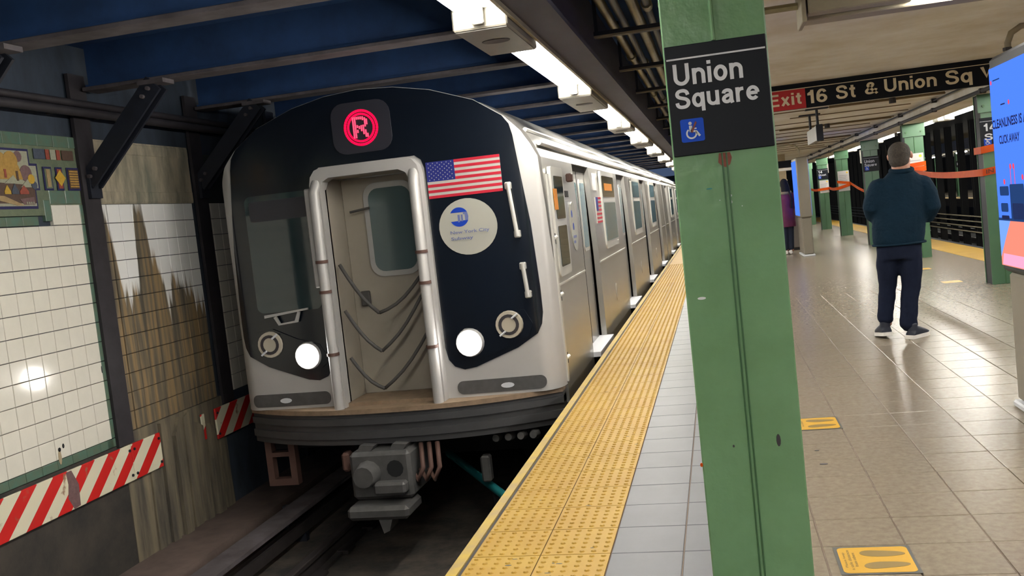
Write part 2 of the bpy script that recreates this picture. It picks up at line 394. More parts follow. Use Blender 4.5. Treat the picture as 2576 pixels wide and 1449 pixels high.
# ================================================================== THE PLATFORM
Y0, Y1 = -9.0, 48.0
fl = struct(box('floor', 'grout', None, -1.14, 4.6, Y0, Y1, -.30, -.006), 'long island platform floor of beige and white tiles')
struct(box('trim_1', 'concrete_side', None, -1.12, 4.52, Y0, Y1, -1.3, -.30), 'dark concrete wall under the platform edge')
PITCH, YR = .3165, 3.828 - 5*.3165
def tile_mesh(name, w, d, h, mat, c=.0025):
    mb = MB().box(-w/2, w/2, -d/2, d/2, -h, -c)
    a, b = w/2-c, d/2-c
    mb.add([(-w/2, -d/2, -c), (w/2, -d/2, -c), (w/2, d/2, -c), (-w/2, d/2, -c), (-a, -b, 0), (a, -b, 0), (a, b, 0), (-a, b, 0)],
           [(4, 5, 6, 7), (0, 1, 5, 4), (1, 2, 6, 5), (2, 3, 7, 6), (3, 0, 4, 7)])
    me = bpy.data.meshes.new(name); me.from_pydata(mb.v, [], mb.f); me.materials.append(MATS[mat]); return me
xs = [-.55, -.252, .057, .286] + [.597+.311*i for i in range(11)]
jobs = []
for i in range(len(xs)-1):
    for r in range(34):
        y0 = YR + r*PITCH; cx, cy = (xs[i]+xs[i+1])/2, y0+PITCH/2
        jobs.append((cy*1.0 + abs(cx)*.3 + (0 if in_view((cx, cy, 0), 60) else 1000), i, cx, cy))
jobs.sort()
tm = {}
rest = {'floor_white': MB(), 'floor_beige': MB()}
for k, (_, i, cx, cy) in enumerate(jobs):
    w = xs[i+1]-xs[i]; mt = 'floor_white' if i < 2 else 'floor_beige'
    key = (round(w, 3), mt)
    if k < 300:
        if key not in tm: tm[key] = tile_mesh('floor_tile', w-.005, PITCH-.004, .012, mt)
        link('floor_tile', tm[key], (cx, cy, random.uniform(-.0006, .0004)), fl)
    else:
        rest[mt].box(cx-w/2+.0025, cx+w/2-.0025, cy-PITCH/2+.002, cy+PITCH/2-.002, -.012, 0)
yend = YR+34*PITCH
rest['floor_white'].box(-.55, .057, yend+.002, Y1, -.012, 0).box(-.55, .057, Y0, YR-.002, -.012, 0)
rest['floor_beige'].box(.06, 3.9, yend+.002, Y1, -.012, 0).box(.06, 3.9, Y0, YR-.002, -.012, 0)
tag(rest['floor_white'].build('floor_tile_field', 'floor_white', fl), kind='stuff')
tag(rest['floor_beige'].build('floor_tile_field', 'floor_beige', fl), kind='stuff')
# tactile warning strip along the near track: tiles with domes
ts = empty('tactile_strip', (-.85, 3, -.006), 'yellow tactile warning strip with raised domes along the train side edge', 'warning strip')
def dome_tile():
    w, d = .2915, PITCH-.006
    mb = MB().box(-w/2, w/2, -d/2, d/2, -.012, .001)
    n = 6
    for i in range(n):
        for j in range(n):
            cx, cy = (i-(n-1)/2)*w/n, (j-(n-1)/2)*d/n; k = 8
            vs = [(cx+.0125*cos(2*pi*q/k), cy+.0125*sin(2*pi*q/k), .001) for q in range(k)] + [(cx+.0075*cos(2*pi*q/k), cy+.0075*sin(2*pi*q/k), .0065) for q in range(k)]
            mb.add(vs, [(q, (q+1) % k, k+(q+1) % k, k+q) for q in range(k)] + [tuple(range(k, 2*k))])
    me = bpy.data.meshes.new('tactile_tile'); me.from_pydata(mb.v, [], mb.f); me.materials.append(MATS['tactile']); return me
box('bedding', 'shoe_brown', ts, -1.142, -.55, Y0, Y1, -.006, -.0045)
dt = dome_tile()
for c in (-.9945, -.698):
    for r in range(62):
        link('tactile_tile', dt, (c, YR+(r+.5)*PITCH, 0), ts)
tfar = MB()
for c in (-.9945, -.698):
    tfar.box(c-.147, c+.147, YR+62*PITCH, Y1, -.012, .003).box(c-.147, c+.147, Y0, YR-.003, -.012, .003)
tag(tfar.build('tactile_field', 'tactile', ts), kind='stuff')
rnd = random.Random(3)
for k in range(26):
    x, y = rnd.uniform(-1.12, -.57), rnd.uniform(3.4, 8.5)
    MB().prism(circle(x, y, rnd.uniform(.006, .016), 8, ry=rnd.uniform(.003, .006)), (0, 0, .0012), (1, 0, 0), (0, 1, 0), (0, 0, 1), .0006).build('scuff_mark', 'sticker_border', ts, fix=True)
tag(box('rubbing_board', 'tactile_edge', None, -1.205, -1.158, Y0, Y1, -.26, .004), 'worn yellow painted board along the very edge beside the train', 'edge board')
struct(box('trim_2', 'rubber_dark', None, -1.158, -1.142, Y0, Y1, -.1, -.004), 'dark rubber joint between edge board and warning strip')
rs_ = empty('tactile_strip', (4.2, 14, -.006), 'yellow warning strip along the far right platform edge', 'warning strip')
for r in range(60):
    y = 8+r*.62
    box('tactile_slab', 'tactile', rs_, 3.9, 4.49, y+.002, y+.618, -.006, .005)
tag(box('tactile_slab', 'tactile', rs_, 3.9, 4.49, Y0, 8, -.006, .005), kind='stuff')
tag(box('rubbing_board', 'dark_steel', None, 4.5, 4.6, Y0, Y1, -.3, .004), 'dark worn board along the far right platform edge', 'edge board')

# ================================================================== TRACK AND LEFT WALL
struct(box('track_bed', 'track_dirt', None, -4.82, -1.12, Y0, Y1, -1.5, -1.30), 'dirty brown concrete track bed in front of the train')
struct(box('trim_3', 'ledge_brown', None, -4.82, -4.27, Y0, Y1, -1.30, -1.02), 'brown concrete ledge along the foot of the tiled wall')
for i, (x, l) in enumerate(((-3.46, 'left running rail of the near track beside the brown ledge'), (-2.03, 'right running rail of the near track under the platform edge'))):
    t = empty('running_rail', (x, 3, -1.3), l, 'rail', 'running rails of the near track')
    box('rail_base', 'rail_steel', t, x-.07, x+.07, Y0, Y1, -1.299, -1.27)
    box('rail_web', 'rail_steel', t, x-.012, x+.012, Y0, Y1, -1.27, -1.17)
    MB().bbox(x-.036, x+.036, Y0, Y1, -1.17, -1.125, b=.008).build('rail_head', 'rail_steel', t)
    for r in range(16):
        y = 3.4+r*.6; MB().bbox(x-.12, x+.12, y-.09, y+.09, -1.299, -1.262, b=.01).build('tie_plate', 'rail_steel', t)
t = empty('third_rail', (-3.95, 3, -1.3), 'third rail under its grey protection board beside the ledge', 'rail')
box('contact_rail', 'rail_steel', t, -3.99, -3.91, Y0, Y1, -1.22, -1.12)
box('protection_board', 'beam_flange', t, -4.06, -3.84, Y0, Y1, -1.0, -.965)
for r in range(10):
    y = 3.1+r*2.4; MB().box(-4.1, -4.06, y, y+.06, -1.299, -.966).box(-4.06, -3.9, y, y+.06, -1.299, -1.222).build('rail_bracket', 'dark_steel', t)
wl = struct(box('wall_left', 'soot_wall', None, -5.1, -4.83, Y0, Y1, -1.3, 3.3), 'sooty left tunnel wall with tiled panels between steel columns')
PERIOD, CA0 = 1.665, 6.64      # wall columns: near edge of the first visible one
bays = [CA0 - PERIOD + .2 + k*PERIOD for k in range(0, 14)]
wt = {}
def wtile(name, w, h, mat, y, z, parent=wl, d=.02):
    key = (round(w, 3), round(h, 3), mat, d)
    if key not in wt:
        me = bpy.data.meshes.new(name); b = .003; a, c = w/2, h/2
        me.from_pydata([(0, -a, -c), (0, a, -c), (0, a, c), (0, -a, c), (d-b, -a, -c), (d-b, a, -c), (d-b, a, c), (d-b, -a, c), (d, -a+b, -c+b), (d, a-b, -c+b), (d, a-b, c-b), (d, -a+b, c-b)], [],
                       [(8, 9, 10, 11), (4, 5, 9, 8), (5, 6, 10, 9), (6, 7, 11, 10), (7, 4, 8, 11), (0, 1, 5, 4), (1, 2, 6, 5), (2, 3, 7, 6), (3, 0, 4, 7)])
        me.materials.append(MATS[mat]); wt[key] = me
    return link(name, wt[key], (-4.83, y, z), parent)
TH = .1546
g = .005
def white_field(y_left, y_right, ncol, mat, z_top, rows, skip=None):
    w = (y_right-y_left)/ncol
    for c in range(ncol):
        for r in range(rows):
            if skip and skip(c, r): continue
            wtile('wall_tile', w-g, TH-g, mat, y_left+(c+.5)*w, z_top-(r+.5)*TH, d=.03+random.uniform(-.0008, .0008) if False else .03)
# bay A (nearest, clean tile): the top row only exists right of the mosaic
white_field(5.30, 6.60, 8, 'tile_white', 1.888, 12, skip=lambda c, r: r == 0 and c < 6)
for r in range(12): wtile('border_tile', .075, TH-g, 'tile_green', 6.642, 1.888-(r+.5)*TH, d=.028)
for c in range(9): wtile('border_tile', .162, .066, 'tile_green', 5.38+c*.165 if c < 8 else 6.62, -.003, d=.028)
for c in range(5): wtile('border_tile', .162, .066, 'tile_green', 5.38+c*.165, 1.771, d=.028)
for c in range(3): wtile('border_tile', .066 if c == 0 else .17, .10 if c else .155, 'tile_green', (6.235, 6.36, 6.54)[c], 1.945 if c else 1.845, d=.028)
# bay B (stained tile)
white_field(6.94, 8.24, 8, 'tile_stained', 1.888, 12)
for r in range(12): wtile('border_tile', .06, TH-g, 'tile_stained', 6.90, 1.888-(r+.5)*TH, d=.028)
# bay C and farther bays, seen past or behind the train
white_field(8.57, 9.88, 8, 'tile_white', 1.888, 12)
def tile_field(ya, yb):
    mb = MB(); w = (yb-ya)/8
    for c in range(8):
        for q in range(12): mb.box(-4.83, -4.80, ya+c*w+g/2, ya+(c+1)*w-g/2, 1.888-(q+1)*TH+g/2, 1.888-q*TH-g/2)
    tag(mb.build('wall_tile_field', 'tile_white', wl), kind='stuff')
    box('frieze', 'frieze_green', wl, -4.83, -4.806, ya-.06, yb+.06, 1.89, 2.41)
for b in range(4):
    yb = 10.24+b*PERIOD
    tile_field(yb, yb+1.3)
for yb in (3.60, 1.935): tile_field(yb, yb+1.3)
# friezes above the tile
box('frieze', 'frieze_green', wl, -4.83, -4.806, 5.06, 6.68, 1.81, 2.41)
box('frieze', 'frieze_dirty', wl, -4.83, -4.806, 6.83, 8.28, 1.89, 2.41)
box('frieze', 'frieze_dark', wl, -4.83, -4.806, 8.53, 9.95, 1.89, 2.36)
for c in range(9): wtile('border_tile', .172, .085, 'tile_green', 5.25+c*.176, 2.365, d=.03)
for c in range(8): wtile('border_tile', .176, .09, 'frieze_dirty', 6.93+c*.18, 1.945, d=.03)
for c in range(8): wtile('border_tile', .176, .09, 'frieze_dirty', 6.93+c*.18, 2.35, d=.03)
def wpoly(name, poly, mat, off, parent=wl):
    return MB().prism(poly, (-4.806+off, 0, 0), (0, 1, 0), (0, 0, 1), (1, 0, 0), .004).build(name, mat, parent, fix=True)
# mosaic panel of trees and little houses with its stepped blue border (coordinates: y, z)
mo = link('mosaic_panel', MB().prism([(5.42, 1.86), (6.14, 1.86), (6.14, 1.995), (6.185, 1.995), (6.185, 2.19), (6.11, 2.19), (6.11, 2.292), (5.42, 2.292)], (0, 0, 0), (0, 1, 0), (0, 0, 1), (1, 0, 0), .004).build('tmp', 'mosaic_blue', None, fix=True).data, (-4.80, 5.8, 1.86), wl)
bpy.data.objects.remove(bpy.data.objects['tmp'])
mo.location = Vector((-4.804, (5.42+6.185)/2, 1.86)) - WO[wl]; WO[mo] = Vector((-4.804, (5.42+6.185)/2, 1.86))
def mp(poly, mat, off=.006): wpoly('mosaic_piece', poly, mat, off, mo)
mp([(5.45, 1.88), (6.122, 1.88), (6.122, 2.01), (6.165, 2.01), (6.165, 2.172), (6.092, 2.172), (6.092, 2.275), (5.45, 2.275)], 'mosaic_pale', .004)
mp(circle(5.80, 2.19, .075, 14), 'mosaic_ochre', .007); mp(circle(5.91, 2.20, .07, 14), 'mosaic_ochre', .0078); mp(circle(5.66, 2.2, .09, 14), 'mosaic_mauve', .007)
mp(circle(5.99, 2.235, .04, 12), 'mosaic_mauve', .006); mp([(5.74, 2.07), (6.01, 2.07), (5.98, 2.17), (5.78, 2.17)], 'mosaic_ochre', .0086)
mp(circle(6.05, 2.115, .06, 14), 'mosaic_mauve', .008); mp(circle(6.095, 2.075, .035, 12), 'mosaic_gold', .010); mp(circle(6.12, 2.03, .03, 10), 'mosaic_slate', .009)
mp([(5.47, 1.9), (6.12, 1.9), (6.12, 2.03), (5.47, 2.06)], 'mosaic_brown', .006)
for (a, b, c, mt) in ((5.82, 5.97, 2.10, 'mosaic_pale'), (5.98, 6.09, 2.075, 'mosaic_pale')):
    mp([(a, c-.06), (b, c-.06), ((a+b)/2+.02, c)], mt, .010)
for (a, b, c, mt) in ((5.81, 5.87, 2.03, 'mosaic_gold'), (5.88, 5.95, 2.04, 'mosaic_slate'), (5.96, 6.05, 2.03, 'mosaic_red')):
    mp([(a, 1.965), (b, 1.965), (b, 1.985), ((a+b)/2, c), (a, 1.985)], mt, .011)
mp([(5.945, 2.06), (5.965, 2.06), (5.965, 2.13), (5.945, 2.13)], 'mosaic_brown', .012); mp([(5.83, 2.08), (5.85, 2.08), (5.85, 2.14), (5.83, 2.14)], 'mosaic_red', .012)
mp([(5.6, 1.96), (5.80, 1.952), (5.99, 1.885), (5.92, 1.885), (5.70, 1.93)], 'mosaic_tan', .010); mp([(5.99, 1.89), (6.1, 1.89), (6.1, 1.945), (5.95, 1.93)], 'mosaic_mauve', .010)
for k in range(4): mp([(6.01+k*.022, 1.893), (6.022+k*.022, 1.893), (6.022+k*.022, 1.91), (6.01+k*.022, 1.91)], 'mosaic_pale', .013)
# small inset ornaments
def inset(name, y0, y1, z0, z1, fill, diamond=False):
    o = wpoly(name, [(y0, z0), (y1, z0), (y1, z1), (y0, z1)], 'mosaic_blue', .004)
    b = .014
    wpoly('mosaic_piece', [(y0+b, z0+b), (y1-b, z0+b), (y1-b, z1-b), (y0+b, z1-b)], fill, .008, o)
    if diamond:
        cy, cz = (y0+y1)/2, (z0+z1)/2+.005; wpoly('mosaic_piece', [(cy-.058, cz), (cy, cz-.062), (cy+.058, cz), (cy, cz+.062)], 'mosaic_gold', .012, o)
    return o
inset('mosaic_inset', 6.235, 6.33, 1.995, 2.17, 'frieze_green'); inset('mosaic_inset', 6.375, 6.45, 1.995, 2.17, 'mosaic_red', True)
o_ = inset('mosaic_inset', 6.50, 6.64, 1.995, 2.17, 'mosaic_brown')
for k in range(7): wpoly('mosaic_piece', [(6.52, 2.02+k*.019), (6.62, 2.02+k*.019), (6.62, 2.032+k*.019), (6.52, 2.032+k*.019)], 'mosaic_ochre', .012, o_)
wpoly('mosaic_piece', [(6.262, 2.02), (6.30, 2.02), (6.30, 2.15), (6.262, 2.15)], 'mosaic_tan', .012)
for (a, b, mt) in ((6.16, 6.28, 'mosaic_slate'), (6.29, 6.33, 'mosaic_red'), (6.34, 6.40, 'mosaic_pale'), (6.41, 6.45, 'mosaic_red'), (6.47, 6.60, 'mosaic_brown')):
    wpoly('mosaic_piece', [(a, 2.225), (b, 2.225), (b, 2.30), (a, 2.30)], mt, .006)
# lower wall: rough streaked concrete beside and below the tile
box('wall_skirt', 'low_wall', wl, -4.83, -4.80, Y0, 6.72, -1.3, -.04)
box('wall_skirt', 'wall_grime', wl, -4.83, -4.795, 6.72, 8.3, -1.3, .03)
for k in range(7):
    y = 7.0+k*.19; MB().prism([(y, -1.02), (y+.13+random.uniform(-.03, .03), -1.02), (y+.11, random.uniform(-.3, .02)), (y+.02, random.uniform(-.25, .02))], (-4.797, 0, 0), (0, 1, 0), (0, 0, 1), (1, 0, 0), .02+.012*(k % 3)).build('concrete_buildup', 'wall_grime', wl, fix=True)
box('wall_skirt', 'soot_wall', wl, -4.83, -4.80, 8.3, Y1, -1.3, .03)
# striped boards
for i, (y0, y1, l) in enumerate(((5.0, 6.755, 'red and white striped board on the wall, nearest the camera'), (6.76, 7.165, 'short red and white striped board on the stained wall bay'), (8.085, 9.4, 'red and white striped board half hidden behind the train front'))):
    t = empty('striped_board', (-4.79, (y0+y1)/2, -.35), l, 'warning board', 'red and white clearance boards')
    MB().bbox(-4.772, -4.752, y0, y1, -.345, -.055, b=.004).build('board', 'hazard_stripes', t)
    for yy in (y0+.03, y1-.03):
        for zz in (-.10, -.30): MB().tube([(-4.754, yy, zz), (-4.744, yy, zz)], .012, 8).build('bolt', 'dark_steel', t)
tag(MB().prism([(5.96, -.06), (6.02, -.06), (6.08, -.18), (6.07, -.335), (6.0, -.342), (5.95, -.25), (5.97, -.15)], (-4.752, 0, 0), (0, 1, 0), (0, 0, 1), (1, 0, 0), .0012).build('scraped_patch', 'mosaic_mauve', None, fix=True), 'brown scraped patch on the nearest striped board', 'scrape')
tag(MB().bbox(-4.785, -4.77, 7.86, 7.92, -.30, -.06, b=.004).build('striped_board', 'hazard_stripes', None), 'broken narrow scrap of red and white striped board on the stained wall', 'warning board', 'red and white clearance boards')
# holes, rust drips and a scraped patch on tile and board
for (y, z, ry_, rz_, mt) in ((5.99, .105, .016, .016, 'black_steel'), (6.035, .122, .012, .018, 'black_steel'), (5.985, .05, .018, .055, 'stair_tan'), (6.59, .59, .006, .03, 'dark_steel')):
    MB().prism(circle(y, z, ry_, 10, ry=rz_), (-4.8005, 0, 0), (0, 1, 0), (0, 0, 1), (1, 0, 0), .0015).build('stain_mark', mt, wl, fix=True)
# steel wall columns with knee braces, ceiling beams over the track
def wall_column(y0, label, first):
    y1 = y0+.2
    t = empty('wall_column', (-4.79, (y0+y1)/2, -1.02), label, 'column', 'steel columns of the left tunnel wall')
    box('flange', 'wall_steel' if first else 'dark_steel', t, -4.805, -4.775, y0, y1, -1.02 if not first else -.05, 2.9)
    box('web', 'dark_steel', t, -4.829, -4.805, y0+.09, y1-.09, -1.0, 2.9)
    ym = (y0+y1)/2+.02
    a, b = Vector((-4.78, 0, 2.06)), Vector((-4.10, 0, 2.745))
    n = Vector((b.z-a.z, 0, a.x-b.x)).normalized()*.075
    for s in (-1, 1):
        MB().prism([(-.075, 0), (.075, 0), (.075, (b-a).length), (-.075, (b-a).length)], (a.x, ym+s*.045-.012, a.z), (n.x/.075, 0, n.z/.075), ((b-a).normalized().x, 0, (b-a).normalized().z), (0, 1, 0), .024).build('knee_brace', 'dark_steel', t, fix=True)
    for f in (.06, .14, .86, .94):
        p = a.lerp(b, f); MB().tube([(p.x, ym-.085, p.z), (p.x, ym-.055, p.z)], .016, 8).build('rivet', 'beam_flange', t)
    MB().box(-4.774, -4.745, ym-.07, ym+.07, 1.93, 2.10).build('gusset', 'dark_steel', t)
    MB().box(-4.22, -4.00, ym-.08, ym+.08, 2.735, 2.768).build('gusset', 'beam_flange', t)
    return t
for k in range(-1, 9):
    y0 = CA0+k*PERIOD
    wall_column(y0, ['steel wall column with diagonal brace at the left edge beside the mosaic', 'steel wall column between clean tile and stained tile', 'dark steel wall column just left of the train front'][k+1] if k < 2 else 'dark steel wall column behind the train, %s past its front' % ORD[k-2], k <= 1)
def beam(ym, label):
    t = empty('ceiling_beam', (-2.9, ym, 2.77), label, 'beam', 'steel beams across the track ceiling')
    MB().bbox(-4.75, -.92, ym-.10, ym+.10, 2.77, 2.80, b=.004).build('bottom_flange', 'beam_flange', t)
    box('web', 'beam_steel', t, -4.75, -.92, ym-.012, ym+.012, 2.80, 3.15)
    box('angle', 'beam_steel', t, -4.75, -.92, ym-.05, ym+.05, 2.80, 2.825)
    return t
for k in range(-4, 20):
    beam(CA0+.22+k*PERIOD, 'dark steel ceiling beam over the track, %s along the tunnel' % ORD[k+4])
struct(box('ceiling', 'tunnel_navy', None, -5.1, -.9, Y0, Y1, 3.14, 3.4), 'dark navy tunnel ceiling above the track')
for i, (x, z, r, l) in enumerate(((-4.70, 2.655, .028, 'upper dark conduit along the top of the left wall'), (-4.68, 2.585, .035, 'lower dark conduit along the top of the left wall'))):
    t = empty('wall_conduit', (x, 6, z), l, 'conduit', 'conduits on the left wall')
    MB().tube([(x, Y0, z), (x, 30, z)], r, 10).build('pipe', 'wall_steel', t, smooth=40)
    for k in range(14): box('clip', 'beam_flange', t, -4.829, x-r*.4, 4.2+k*.55, 4.23+k*.55, z-.012, z+.012)

# ================================================================== LIGHT ROW, GIRDER AND CONDUITS BY THE TRACK
t = empty('edge_girder', (-.82, 6, 2.40), 'long dark mauve girder running along the light row above the platform edge', 'girder')
box('bottom_flange', 'girder_mauve', t, -.905, -.69, Y0, Y1, 2.42, 2.45)
box('web', 'girder_mauve', t, -.83, -.80, Y0, Y1, 2.45, 3.0)
box('lip', 'girder_cream', t, -.903, -.885, Y0, Y1, 2.395, 2.42)
struct(box('ceiling', 'tunnel_navy', None, -.9, .0, Y0, Y1, 3.0, 3.4), 'dark recess ceiling above the conduits')
starts = [-8.6, -5.2, -1.6, 2.25, 5.53, 9.3, 12.5, 16.2, 19.8, 23.4, 27.0, 30.6, 34.2]
def tube_light(x, y0, z, L, label, group, box_after):
    t = empty('fluorescent_light', (x, y0+L/2, z-.06), label, 'light', group)
    MB().tube([(x, y0, z), (x, y0+L, z)], .028, 10).build('tube', 'tube_light', t, smooth=40)
    MB().add([(x-.12, y0-.02, z+.045), (x+.12, y0-.02, z+.045), (x+.12, y0+L+.02, z+.045), (x-.12, y0+L+.02, z+.045), (x-.12, y0-.02, z+.075), (x+.12, y0-.02, z+.075), (x+.12, y0+L+.02, z+.075), (x-.12, y0+L+.02, z+.075)],
             [(0, 3, 2, 1), (4, 5, 6, 7), (0, 1, 5, 4), (1, 2, 6, 5), (2, 3, 7, 6), (3, 0, 4, 7)]).build('reflector', 'lamp_white', t)
    for s in (y0-.018, y0+L-.012): MB().bbox(x-.03, x+.03, s, s+.03, z-.035, z+.05, b=.006).build('socket', 'lamp_grey', t)
    if box_after:
        b0, b1 = y0+L+.03, y0+L+box_after
        bb = MB().bbox(x-.14, x+.14, b0, b1, z-.05, z+.085, b=.008).build('ballast_box', 'lamp_box', t)
        MB().box(x-.13, x+.13, b0+.02, b1-.02, z-.055, z-.0505).build('cover', 'lamp_grey', bb)
        MB().prism(circle(x, (b0+b1)/2-.05, .075, 16, ry=.06), (0, 0, z-.0585), (1, 0, 0), (0, 1, 0), (0, 0, 1), .003).build('vent', 'beam_flange', bb, fix=True)
    return t
for i, s in enumerate(starts):
    nx = starts[i+1] if i+1 < len(starts) else s+3.6
    L = min(2.4, nx-s-.8)
    tube_light(-1.05, s, 2.41, L, 'fluorescent tube light above the platform edge, %s of the row along the track' % ORD[i], 'tube lights along the train side edge', nx-s-L-.05)
for i, (x, z, r) in enumerate(((-.59, 2.70, .032), (-.50, 2.67, .026), (-.405, 2.71, .038), (-.31, 2.67, .024), (-.20, 2.71, .042))):
    t = empty('conduit', (x, 6, z-r), '%s metal conduit from the girder in the dark recess by the column' % ORD[i].capitalize(), 'conduit', 'conduits in the dark ceiling recess')
    MB().tube([(x, 1, z), (x, 40, z)], r, 10).build('pipe', 'pipe_metal' if i % 2 == 0 else 'pipe_dark', t, smooth=40)
    for k in range(8): MB().tube([(x, 2.2+k*3.1+i*.3, z), (x, 2.32+k*3.1+i*.3, z)], r+.012, 10).build('coupling', 'pipe_metal', t, smooth=40)
for k in range(12):
    y = 4.85+k*1.78
    t = empty('conduit_bracket', (-.4, y, 2.56), 'dark bracket under the conduits, %s along the recess' % ORD[k], 'bracket', 'brackets under the conduits')
    box('channel', 'dark_steel', t, -.70, -.06, y-.03, y+.03, 2.57, 2.61)
    box('lip', 'girder_cream', t, -.70, -.08, y-.034, y-.03, 2.568, 2.582)
    for x in (-.682, -.078): box('hanger', 'dark_steel', t, x-.012, x+.012, y-.012, y+.012, 2.61, 3.0)
tag(MB().bbox(-.225, -.14, 4.66, 4.74, 2.50, 2.56, b=.006).build('junction_box', 'girder_cream', None), 'small cream junction box left of the near column top', 'junction box')

# ================================================================== THE GREEN COLUMN IN FRONT
CX0, CX1, CY = -.105, .178, 2.75
t = empty('platform_column', ((CX0+CX1)/2, CY+.15, 0), 'big green painted steel column in the foreground with the station sign', 'column', 'green platform columns')
MB().bbox(CX0, CX1, CY, CY+.014, 0, 2.455, b=.004).build('flange', 'green_paint', t)
MB().bbox(CX0, CX1, CY+.286, CY+.30, 0, 2.455, b=.004).build('flange', 'green_paint', t)
box('web', 'green_paint', t, .029, .043, CY+.014, CY+.286, 0, 2.455)
for s in (0, 1): MB().tube([(.030+s*.012, CY-.001, 0), (.030+s*.012, CY-.0005, 1.53)], .0028, 6).build('seam', 'green_seam', t)
MB().tube([(.035, CY-.002, 1.84), (.035, CY-.002, 2.45)], .006, 8).build('seam', 'green_paint', t)
MB().prism([(.022, 1.53), (.052, 1.53), (.056, 1.515), (.05, 1.497), (.04, 1.49), (.03, 1.492), (.018, 1.505)], (0, CY-.002, 0), (1, 0, 0), (0, 0, 1), (0, 1, 0), .003).build('rust_patch', 'rust_red', t, fix=True)
for (px, pz, w, h) in ((.113, .71, .012, .036), (-.012, .70, .006, .008)):
    MB().prism(circle(px, pz, w/2, 10, ry=h/2), (0, CY-.0015, 0), (1, 0, 0), (0, 0, 1), (0, 1, 0), .003).build('paint_chip', 'wall_steel', t, fix=True)
MB().prism(circle(-.062, 1.13, .012, 10, ry=.004), (0, CY-.0015, 0), (1, 0, 0), (0, 0, 1), (0, 1, 0), .003).build('paint_chip', 'sign_white', t, fix=True)
MB().prism(circle(-.107, .65, .004, 8, ry=.006), (0, CY-.0015, 0), (1, 0, 0), (0, 0, 1), (0, 1, 0), .003).build('paint_chip', 'tape_orange', t, fix=True)
for (px, pz, w, h, mt) in ((-.013, 1.435, .018, .004, 'teal_pipe'), (.045, 1.41, .004, .006, 'sign_white'), (.044, 1.392, .005, .009, 'sign_white'), (.013, 1.40, .003, .003, 'sign_white'), (.072, 1.378, .003, .003, 'sign_white')):
    MB().prism(circle(px, pz, w/2, 8, ry=h/2), (0, CY-.0012, 0), (1, 0, 0), (0, 0, 1), (0, 1, 0), .002).build('paint_chip', mt, t, fix=True)
def wheelchair(parent, o, right, up, s, y):
    """blue square with the access symbol; o lower left corner, s side"""
    o, right, up = Vector(o), Vector(right), Vector(up); n = right.cross(up)
    p = MB().prism(rrect(0, s, 0, s, s*.09), o, right, up, n, .0015).build('access_symbol', 'sign_blue', parent, fix=True)
    q = MB()
    def pr(poly): q.prism([(u*s, v*s) for u, v in poly], o+n*.0016, right, up, n, .0012)
    pr(circle(.42, .80, .075, 12)); pr([(.37, .42), (.49, .42), (.50, .70), (.36, .70)]); pr([(.46, .52), (.68, .54), (.68, .59), (.46, .60)])
    pr([(.42, .42), (.66, .40), (.66, .48), (.42, .52)]); pr([(.60, .42), (.76, .20), (.84, .25), (.68, .48)])
    a = [(.45+.24*cos(x), .36+.24*sin(x)) for x in [radians(125+i*15) for i in range(17)]]; b = [(.45+.17*cos(x), .36+.17*sin(x)) for x in [radians(125+i*15) for i in range(17)]]
    for i in range(16): pr([a[i], a[i+1], b[i+1], b[i]][::-1])
    q.build('figure', 'sign_white', p, fix=True)
def column_sign(lines, x0, x1, z0, z1, y, label, top, group, icon=True):
    """top: list of (x, z, w, h) rectangles for each line of lettering"""
    t = empty('station_sign', ((x0+x1)/2, y, z0), label, 'sign', group)
    MB().bbox(x0, x1, y-.006, y, z0, z1, b=.002).build('plate', 'sign_black', t)
    box('stripe', 'sign_white', t, x0+.004, x1-.004, y-.008, y-.006, z1-.13*(z1-z0), z1-.115*(z1-z0))
    for ln, (x, z, w, h) in zip(lines, top): sign_text('lettering', ln, 'sign_white', t, (x, y-.0062, z), X, Z, w, h)
    return t
s_ = column_sign(['Union', 'Square'], CX0+.004, CX1-.004, 1.533, 1.838, CY, 'black Union Square sign on the foreground green column', [(-.082, 1.727, .188, .060), (-.083, 1.652, .228, .066)], 'station name signs')
wheelchair(s_, (-.0755, CY-.0065, 1.570), X, Z, .064, CY)
MB().prism([(-.048, 1.597), (-.044, 1.594), (-.030, 1.622), (-.034, 1.626)], (0, CY-.0105, 0), (1, 0, 0), (0, 0, 1), (0, 1, 0), .001).build('graffiti_mark', 'rust_red', s_, fix=True)

